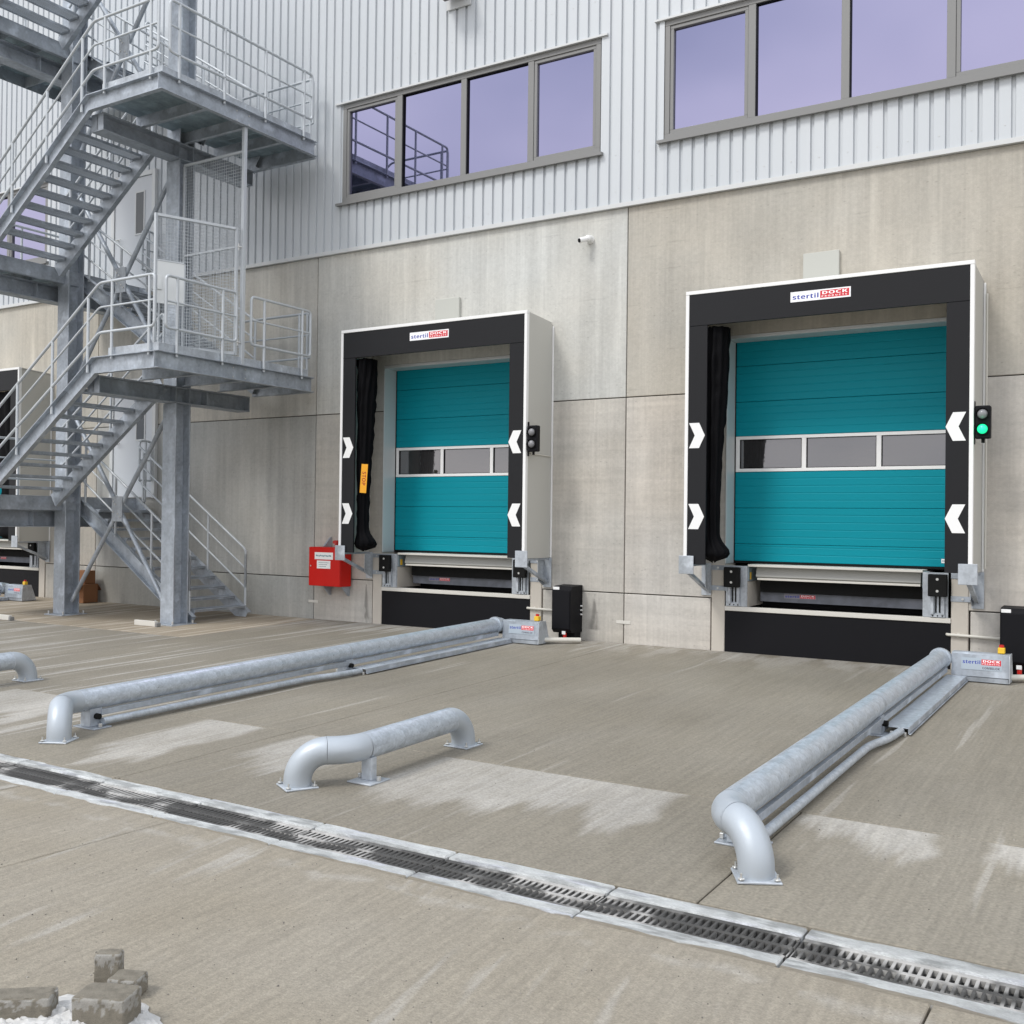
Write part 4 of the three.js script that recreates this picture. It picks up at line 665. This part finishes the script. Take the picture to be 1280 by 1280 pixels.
    for (const [p, h] of posts) add(parent, 'post', rod([p.x, p.y - foot, p.z], [p.x, p.y + h, p.z], tubeR, 10), M.rail);
  }
  const V = (x, y, z) => new THREE.Vector3(x, y, z);
  function flight(lo, hi, z0, z1, n, ext, treadG, railSides) {
    const F = part(T, 'stair_flight'), dx = hi[0] - lo[0], dy = hi[1] - lo[1], sl = dy / dx, s = Math.sign(dx);
    const inc = (p) => (s > 0 ? p : p.slice().reverse());
    const bottomCut = [lo[0], lo[1]];
    const front = ext ? [bottomCut, hi, [ext, hi[1]]] : [bottomCut, hi], back = [bottomCut, ext ? [hi[0] - 0.16, hi[1] - 0.16 * sl] : hi];
    add(F, 'stringer', chan(inc(front), z1, 1), flat); add(F, 'stringer', chan(inc(back), z0, -1), flat);
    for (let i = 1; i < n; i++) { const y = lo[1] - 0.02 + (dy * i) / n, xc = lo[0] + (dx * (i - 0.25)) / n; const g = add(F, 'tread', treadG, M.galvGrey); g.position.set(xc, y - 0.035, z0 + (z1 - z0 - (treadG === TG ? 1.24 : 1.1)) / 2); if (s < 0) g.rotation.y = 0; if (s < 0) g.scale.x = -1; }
    for (const z of railSides) {
      const zz = z > 2 || z === z1 ? z + 0.035 : z - 0.035, R = part(T, 'stair_railing'), a = V(lo[0] + 0.12 * s, lo[1] + 0.12 * s * sl, zz), b = V(hi[0], hi[1], zz), posts = []; const h = [0.98, 0.66, 0.33];
      for (const t of [0.0, 0.33, 0.66, 0.95]) { const p = a.clone().lerp(b, t); posts.push([p, 0.97]); }
      rails(R, [a, b], h, posts, [lo[1] < 0.5, false]);
    }
    return F;
  }
  // rear flights (towards the wall) rise to the left, front flights rise to the right
  const z0r = 0.4, z1r = 1.55;
  flight([-13.2, 0.08], [XH, LH[0]], z0r, z1r, 12, 0, TR_, [z0r, z1r]);
  flight([-13.05, LM[0]], [XH, LH[1]], z0r, z1r, 12, 0, TR_, [z0r, z1r]);
  flight([-13.05, LM[1]], [XH, LH[2]], z0r, z1r, 12, 0, TR_, [z0r, z1r]);
  const bendX = [-13.27, -13.5, -13.4];
  for (let k = 0; k < 3; k++) {
    const hi = [bendX[k], LM[k]], lo = [XH, LH[k]]; const tip = [XH - 0.0, LH[k] + 0.02];
    flight(tip, hi, ZI, ZF, 11, k < 2 ? XE - 0.004 : 0, TG, []);
    // railing of the front stringer runs on along the landing
    const R = part(T, 'stair_railing'), z = ZF + 0.03, sl = (hi[1] - tip[1]) / (hi[0] - tip[0]), at = (x) => V(x, Math.min(hi[1], hi[1] + (x - hi[0]) * sl), z);
    const up = (p, h) => V(p.x, p.y + h, p.z), xe = XE - 0.05, b0 = at(-16.0);
    if (k < 2) {
      const kx = hi[0] + 0.12;
      add(R, 'top_rail', tube(roundPath([up(b0, 0.98), V(kx, hi[1] + 1.08, z), V(xe, hi[1] + 1.08, z), V(xe, hi[1] + 0.35, z), V(kx, hi[1] + 0.35, z), up(b0, 0.33)], 0.07, 5), tubeR, 10), M.rail);
      add(R, 'mid_rail', tube(roundPath([up(b0, 0.66), V(kx, hi[1] + 0.72, z), V(xe, hi[1] + 0.72, z)], 0.05, 3), tubeR * 0.72, 8), M.rail);
      for (const x of [-12.87 - (k ? 0.25 : 0), -12.06 - (k ? 0.05 : 0)]) add(R, 'post', rod([x, hi[1] - 0.05, z], [x, hi[1] + 1.07, z], tubeR, 10), M.rail);
      add(R, 'toe_board', box(hi[0] + 0.28, XE, hi[1] + 0.004, hi[1] + 0.125, ZF - 0.015, ZF - 0.006), M.galvLight);
    }
    for (const x of [hi[0] - 0.14, hi[0] - 0.98, hi[0] - 1.85, hi[0] - 2.6]) { const p = at(x); add(R, 'post', rod([p.x, p.y - 0.12, z], [p.x, p.y + 0.98, z], tubeR, 10), M.rail); }
    // inner railing of the front flight
    const R2 = part(T, 'stair_railing'), zi = ZI - 0.03, q0 = V(-15.9, at(-15.9).y, zi), q1 = V(hi[0] - 0.1, at(hi[0] - 0.1).y, zi); rails(R2, [q0, q1], [0.98, 0.66, 0.33], [0.05, 0.5, 0.95].map((t) => [q0.clone().lerp(q1, t), 0.97]), [false, true]);
  }
  // main landings
  for (let k = 0; k < 2; k++) {
    const y = LM[k], yb = y - HC, La = part(T, 'landing'), xl = bendX[k] + 0.02;
    const cx = (x, out, z0, z1) => [box(x - 0.009, x, yb + 0.012, y - 0.012, z0, z1, 0), box(x - 0.009, x + 0.07 * out, y - 0.0118, y, z0, z1, 0.002), box(x - 0.009, x + 0.07 * out, yb, yb + 0.0118, z0, z1, 0.002)];
    add(La, 'edge_channel', cx(XE, 1, ZR, ZF + 0.066), flat);
    add(La, 'edge_channel', [box(xl, XE - 0.012, yb + 0.012, y - 0.012, ZR, ZR + 0.009, 0), box(xl, XE - 0.012, yb, yb + 0.0118, ZR - 0.07, ZR + 0.009), box(xl, XE - 0.012, y - 0.0118, y, ZR - 0.07, ZR + 0.009)], flat);
    for (const z of [1.06, 1.8, 2.62]) add(La, 'joist', [box(xl, XE - 0.012, yb + 0.002, yb + 0.2, z - 0.005, z + 0.005, 0), box(xl, XE - 0.012, yb + 0.002, yb + 0.012, z + 0.0055, z + 0.06)], M.galv);
    for (const [a, b] of [[ZR + 0.012, 1.2], [1.206, 2.3], [2.306, ZF - 0.03]]) add(La, 'floor_plate', box(xl - 0.0, XE - 0.015, y - 0.032, y - 0.024, a, b, 0.001), M.plateGreen);
    
    for (const z of [1.8, 2.05]) for (const h of [0.05, 0.19]) add(La, 'bolt', tube([[XE + 0.001, yb + h, z], [XE + 0.014, yb + h, z]], 0.013, 6), M.bolt);
    add(La, 'toe_board', box(XE - 0.02, XE - 0.011, y + 0.003, y + 0.125, ZR + 0.09, ZF - 0.02), M.galvLight);
    // edge railing
    const xr = XE + 0.03, loop = (z0, z1, posts, yy = y) => {
      const R = part(T, 'landing_railing');
      add(R, 'top_rail', tube(roundPath([[xr, yy + 0.72, z0], [xr, yy + 1.08, z0], [xr, yy + 1.08, z1], [xr, yy + 0.34, z1], [xr, yy + 0.34, z0], [xr, yy + 0.72, z0]], 0.07, 5), tubeR, 10), M.rail);
      add(R, 'mid_rail', rod([xr, yy + 0.72, z0], [xr, yy + 0.72, z1], tubeR * 0.72), M.rail);
      for (const z of posts) add(R, 'post', rod([xr, yy - 0.05, z], [xr, yy + 1.07, z], tubeR, 10), M.rail);
    };
    if (k === 0) { loop(3.34, 2.02, [3.14, 2.29]); loop(1.72, 0.4, [1.44, 0.59]); } else loop(3.34, 0.43, [3.17, 2.32, 1.48, 0.62]);
    const R = part(T, 'landing_railing'), a = V(XE - 0.06, y, ZR - 0.02), b = V(-13.6, y, ZR - 0.02); rails(R, [a, b], [1.08, 0.72, 0.34], [[V(-12.2, y, ZR - 0.02), 1.07], [V(-12.02, y, ZR - 0.02), 1.07], [V(-13.0, y, ZR - 0.02), 1.07]], [true, false]);
  }
  // half landings
  for (let k = 0; k < 3; k++) {
    const y = LH[k], yb = y - HC, La = part(T, 'half_landing');
    add(La, 'edge_channel', [box(XH - 0.01, XH - 0.001, yb + 0.012, y - 0.012, 0.2, ZF - 0.015, 0), box(XH - 0.075, XH - 0.001, yb, yb + 0.0118, 0.2, ZF - 0.015), box(XH - 0.075, XH - 0.001, y - 0.0118, y, 0.2, ZF - 0.015)], flat);
    add(La, 'edge_channel', [box(XW, XH - 0.08, yb, y, ZF - 0.012, ZF - 0.003, 0.001), box(XW, XH - 0.08, yb, yb + 0.012, ZF - 0.0025, ZF + 0.05), box(XW, XH - 0.08, y - 0.012, y, ZF - 0.0025, ZF + 0.05)], flat);
    add(La, 'edge_channel', [box(XW, XW + 0.01, yb, y, 0.2, ZF - 0.015, 0)], flat);
    for (const [a, b] of [[0.15, 1.2], [1.206, 2.3], [2.306, ZF - 0.03]]) add(La, 'floor_plate', box(XW + 0.012, XH - 0.08, y - 0.034, y - 0.026, a, b, 0.001), M.plateGreen);
    for (const z of [0.9, 1.6, 2.4, 3.0]) add(La, 'joist', box(XW + 0.012, XH - 0.08, yb + 0.003, y - 0.05, z - 0.005, z + 0.005, 0), M.galv);
    const R = part(T, 'landing_railing'); rails(R, [V(XH - 0.1, y, ZF + 0.02), V(XW - 0.02, y, ZF + 0.02), V(XW - 0.02, y, 0.4)], [1.08, 0.72, 0.34], [[V(XW - 0.02, y, 2.6), 1.07], [V(XW - 0.02, y, 1.6), 1.07], [V(XW - 0.02, y, 0.6), 1.07], [V(-17.0, y, ZF + 0.02), 1.07]], [true, true]);
    const R3 = part(T, 'landing_railing'); rails(R3, [V(XH + 0.02, y, 0.36), V(XH + 0.02, y, 0.1)], [1.08, 0.72, 0.34], [[V(XH + 0.02, y, 0.22), 1.07]], [true, true]);
  }
  // tall gate post, fixed mesh screen and the gate that stands open
  const yL = LM[0], frameBar = (a, b, w = 0.035) => bar(a, b, w, w);
  function meshPanel(parent, p, u, w, y0, y1, pitch) { // wire grid in the vertical plane through p along u
    const gs = [], at = (d, y) => [p[0] + u[0] * d, y, p[1] + u[1] * d];
    for (let d = pitch; d < w - 0.01; d += pitch) gs.push(tube([at(d, y0), at(d, y1)], 0.0036, 4, false));
    for (let y = y0 + pitch; y < y1 - 0.01; y += pitch) gs.push(tube([at(0, y), at(w, y)], 0.0036, 4, false));
    const m = add(parent, 'wire_mesh', gs, M.rail); m.userData.kind = 'stuff';
  }
  add(T, 'gate_post', box(XE - 0.035, XE + 0.025, yL + 0.003, LM[1] - HC - 0.003, 1.84, 1.9), M.rail);
  { const S = part(T, 'mesh_screen'), z = 1.87, xa = -13.24, xb = XE - 0.04, y1 = 7.3; add(S, 'screen_frame', [frameBar([xa, y1, z], [xb, y1, z]), frameBar([xa, yL + 0.08, z], [xa, y1 - 0.02, z]), frameBar([xa, 5.85, z], [xb, 5.85, z]), frameBar([xa, yL + 0.08, z], [xb, yL + 0.08, z])], M.rail); meshPanel(S, [xa, z], [1, 0], xb - xa, yL + 0.08, y1, 0.05); }
  {
    const G = part(T, 'mesh_gate'), h = [XE - 0.045, 1.97], e = [-12.4, 3.1], dx = e[0] - h[0], dz = e[1] - h[1], w = Math.hypot(dx, dz), u = [dx / w, dz / w], y0 = 4.16, y1 = 6.11, at = (d, y) => [h[0] + u[0] * d, y, h[1] + u[1] * d];
    add(G, 'gate_frame', [frameBar(at(0, y0), at(0, y1), 0.04), frameBar(at(w, y0), at(w, y1), 0.04), frameBar(at(0.02, y1 - 0.02), at(w - 0.02, y1 - 0.02), 0.04), frameBar(at(0.02, y0 + 0.02), at(w - 0.02, y0 + 0.02), 0.04)], M.rail);
    meshPanel(G, h, u, w, y0, y1, 0.05);
    const pl = (d0, d1, a, b, t) => { const g = bar(at(d0, (a + b) / 2), at(d1, (a + b) / 2), t, b - a); return g; };
    add(G, 'lock_plate', pl(w - 0.43, w - 0.022, 4.8, 5.42, 0.012), M.alu); add(G, 'lock_box', [pl(w - 0.09, w - 0.025, 5.0, 5.2, 0.06)], M.alu); add(G, 'plate_rim', [frameBar(at(w - 0.43, 4.8), at(w - 0.43, 5.42), 0.025), frameBar(at(w - 0.42, 5.43), at(w - 0.02, 5.43), 0.025)], M.rail);
    for (const y of [4.36, 5.82]) add(G, 'hinge', [rod([h[0] + 0.01, y, h[1]], [XE - 0.01, y, 1.9], 0.014), rod([h[0] + 0.01, y - 0.05, h[1] - 0.03], [h[0] + 0.01, y + 0.05, h[1] - 0.03], 0.017)], M.bolt);
  }
}

// ---------- small things ----------
for (const [x0, z, w, l] of [[-16.85, 2.9, 0.75, 'pale loose board on ground before the stair column by dock'], [-13.85, 2.2, 0.5, 'pale loose board against the stair column base']]) { const t = thing('loose_board', l, 'board', [x0, gy(z), z], 'pale boards by the stair columns'); add(t, 'board', box(0, w, 0.002, 0.085, -0.03, 0.03, 0.005), M.offWhite); add(t, 'end_clip', box(w + 0.002, w + 0.05, 0.002, 0.06, -0.04, 0.04, 0.004), M.frame); }
{
  const t = thing('cardboard_box', 'brown cardboard box against wall behind the stair column', 'box', [-17.85, 0, 0.3]);
  t.rotation.y = 0.12; const c = 0.28; add(t, 'box_body', box(-0.2, 0.24, 0.0, 0.36, -0.18, 0.18, 0.006), M.cardboard);
  for (const s of [-1, 1]) { const f = add(t, 'flap', box(-0.19, 0.23, 0, 0.005, 0, 0.17 * 1, 0.001), M.cardboard); f.position.set(0, 0.36, 0.18 * s); f.rotation.x = s > 0 ? 0.6 : Math.PI - 0.9; }
  add(t, 'box_body', box(-0.16, 0.2, 0.362, 0.62, -0.15, 0.12, 0.006), M.cardboard);
}
// paving blocks on a plastic bag
{
  const brickTex = dataTex(512, 512, (i, j, o) => { const x = i / 512, y = j / 512, b = 0.8 * (0.72 + 0.56 * fbm(x * 12, y * 12, 201, 4, 12, 12)) * (0.78 + 0.44 * hash(i >> 1, j >> 1, 202)); o[0] = b; o[1] = b * 0.985; o[2] = b * 0.95; });
  const brickMat = std({ map: rep(brickTex, 0.3), vertexColors: true, roughness: 0.94, bumpMap: rep(fineBump, 0.06), bumpScale: 0.004 });
  function block(l, w, h, seed) { // cast paver: rounded worn arrises, chipped corners, ragged lime bloom round the upper sides
    const g = new THREE.BoxGeometry(l, h, w, 30, 18, 20).toNonIndexed(), p = g.attributes.position, col = new Float32Array(p.count * 3), R = 0.011, hl = [l / 2 - R, h / 2 - R, w / 2 - R];
    for (let i = 0; i < p.count; i++) {
      const v = [p.getX(i), p.getY(i), p.getZ(i)], c = v.map((q, k) => clamp(q, -hl[k], hl[k])), d = v.map((q, k) => q - c[k]), m = Math.hypot(...d) || 1, n = d.map((q) => q / m), edges = d.filter((q) => Math.abs(q) > R * 0.2).length;
      const N = noise(v[0] * 45 + seed, v[1] * 45 + v[2] * 45, 3), chip = edges > 1 ? 0.005 * step(0.62, 0.85, noise(v[0] * 28 + seed * 3, v[1] * 28 - v[2] * 28, 8)) : 0, r = R + 0.003 * (N - 0.5) - chip;
      p.setXYZ(i, c[0] + n[0] * r, c[1] + n[1] * r + h / 2, c[2] + n[2] * r);
      const t = Math.atan2(v[2] / w, v[0] / l), lim = h * (0.1 + 0.3 * (noise(t * 5 + seed, 1, 6) - 0.5) + 0.16 * (noise(t * 19 + seed, 2, 7) - 0.5)), top = n[1] > 0.75, bloom = !top && v[1] > lim && fbm(v[0] * 60 + v[2] * 50, v[1] * 60, seed, 2) > 0.36 ? 1 : 0, k = bloom;
      const A1 = [0.56, 0.545, 0.515], A0 = [0.36, 0.33, 0.275]; for (let q = 0; q < 3; q++) col[i * 3 + q] = lerp(A0[q], A1[q], k);
    }
    g.computeVertexNormals(); const G = boxUV(g); G.setAttribute('color', new THREE.BufferAttribute(col, 3)); return G;
  }
  const yb = (z) => gy(z);
  for (const [x, z, ry, l, w, h, dy, rz, seed, lab] of [
    [-3.435, 10.93, 0.66, 0.215, 0.105, 0.095, 0.012, 0, 11, 'long paving block lying flat on the white plastic'],
    [-3.165, 10.785, 0.42, 0.2, 0.135, 0.115, 0.014, 0.0, 12, 'large square paving block with ragged pale rim on plastic'],
    [-3.455, 10.555, 0.62, 0.1, 0.06, 0.13, 0.0, 0, 13, 'small paving block standing upright on the ground'],
    [-3.325, 10.57, 0.4, 0.12, 0.1, 0.075, 0.0, 0, 14, 'broken half paving block behind the large square one']]) {
    const t = thing('paving_block', lab, 'paving block', [x, yb(z) + dy, z], 'paving blocks left on the yard'), b = block(l, w, h, seed); t.rotation.set(0, ry, rz);
    add(t, 'block_body', b, brickMat);
  }
  const P = [], N = 60, hgt = (a, r) => 0.02 + 0.02 * Math.max(0, 1 - r) + 0.07 * Math.abs(fbm(Math.cos(a) * r * 6 + 9, Math.sin(a) * r * 6 + 9, 210, 4) - 0.5) + 0.03 * fbm(Math.cos(a) * r * 22 + 9, Math.sin(a) * r * 22 + 9, 213, 2), rr = (a) => 0.2 + 0.12 * fbm(Math.cos(a) * 2.6 + 5, Math.sin(a) * 2.6 + 5, 211, 3), pt = (i, j) => { const a = (i / N) * 2 * Math.PI, r = j / 24, R = rr(a) * r; return [Math.cos(a) * R * 1.35, j === 24 ? 0.001 : hgt(a, r) * (1 - r ** 8) * 0.75, Math.sin(a) * R * 0.85]; };
  for (let i = 0; i < N; i++) for (let j = 0; j < 24; j++) { const a = pt(i, j), b = pt(i + 1, j), c = pt(i + 1, j + 1), d = pt(i, j + 1); P.push(...a, ...c, ...d); if (j) P.push(...a, ...b, ...c); }
  const t = thing('plastic_bag', 'crumpled white plastic sheet under the paving blocks', 'plastic sheet', [-3.3, yb(10.8) + 0.003, 10.89]); t.rotation.y = 0.6; const m = add(t, 'sheet', fromTris(P), std({ color: L(0.5, 0.495, 0.48), roughness: 0.5, side: THREE.DoubleSide }));
}
// pebbles and crumbs of grit on the yard
{
  const r = rand(91), geo = new THREE.IcosahedronGeometry(1, 0), m = new THREE.InstancedMesh(geo, std({ color: L(1, 1, 1), roughness: 0.95 }), 2200), q = new THREE.Matrix4(), e = new THREE.Euler(), qq = new THREE.Quaternion(); m.name = 'grit'; m.userData = { kind: 'stuff', label: 'scattered small grit and crumbs on the concrete', category: 'grit' };
  for (let i = 0; i < 2200; i++) { const x = -6 + r() * 6.5, z = i < 1700 ? 8.95 + r() * 2.6 : 5 + r() * 3.3, s = 0.0012 + 0.003 * r() ** 3, c = 0.08 + 0.3 * r(); e.set(r() * 6, r() * 6, r() * 6); qq.setFromEuler(e); q.compose(new THREE.Vector3(x, gy(z) + s * 0.4, z), qq, new THREE.Vector3(s * (0.8 + r()), s * 0.8, s)); m.setMatrixAt(i, q); m.setColorAt(i, L(c, c * 0.93, c * 0.82)); }
  scene.add(m);
}

renderer.render(scene, camera);
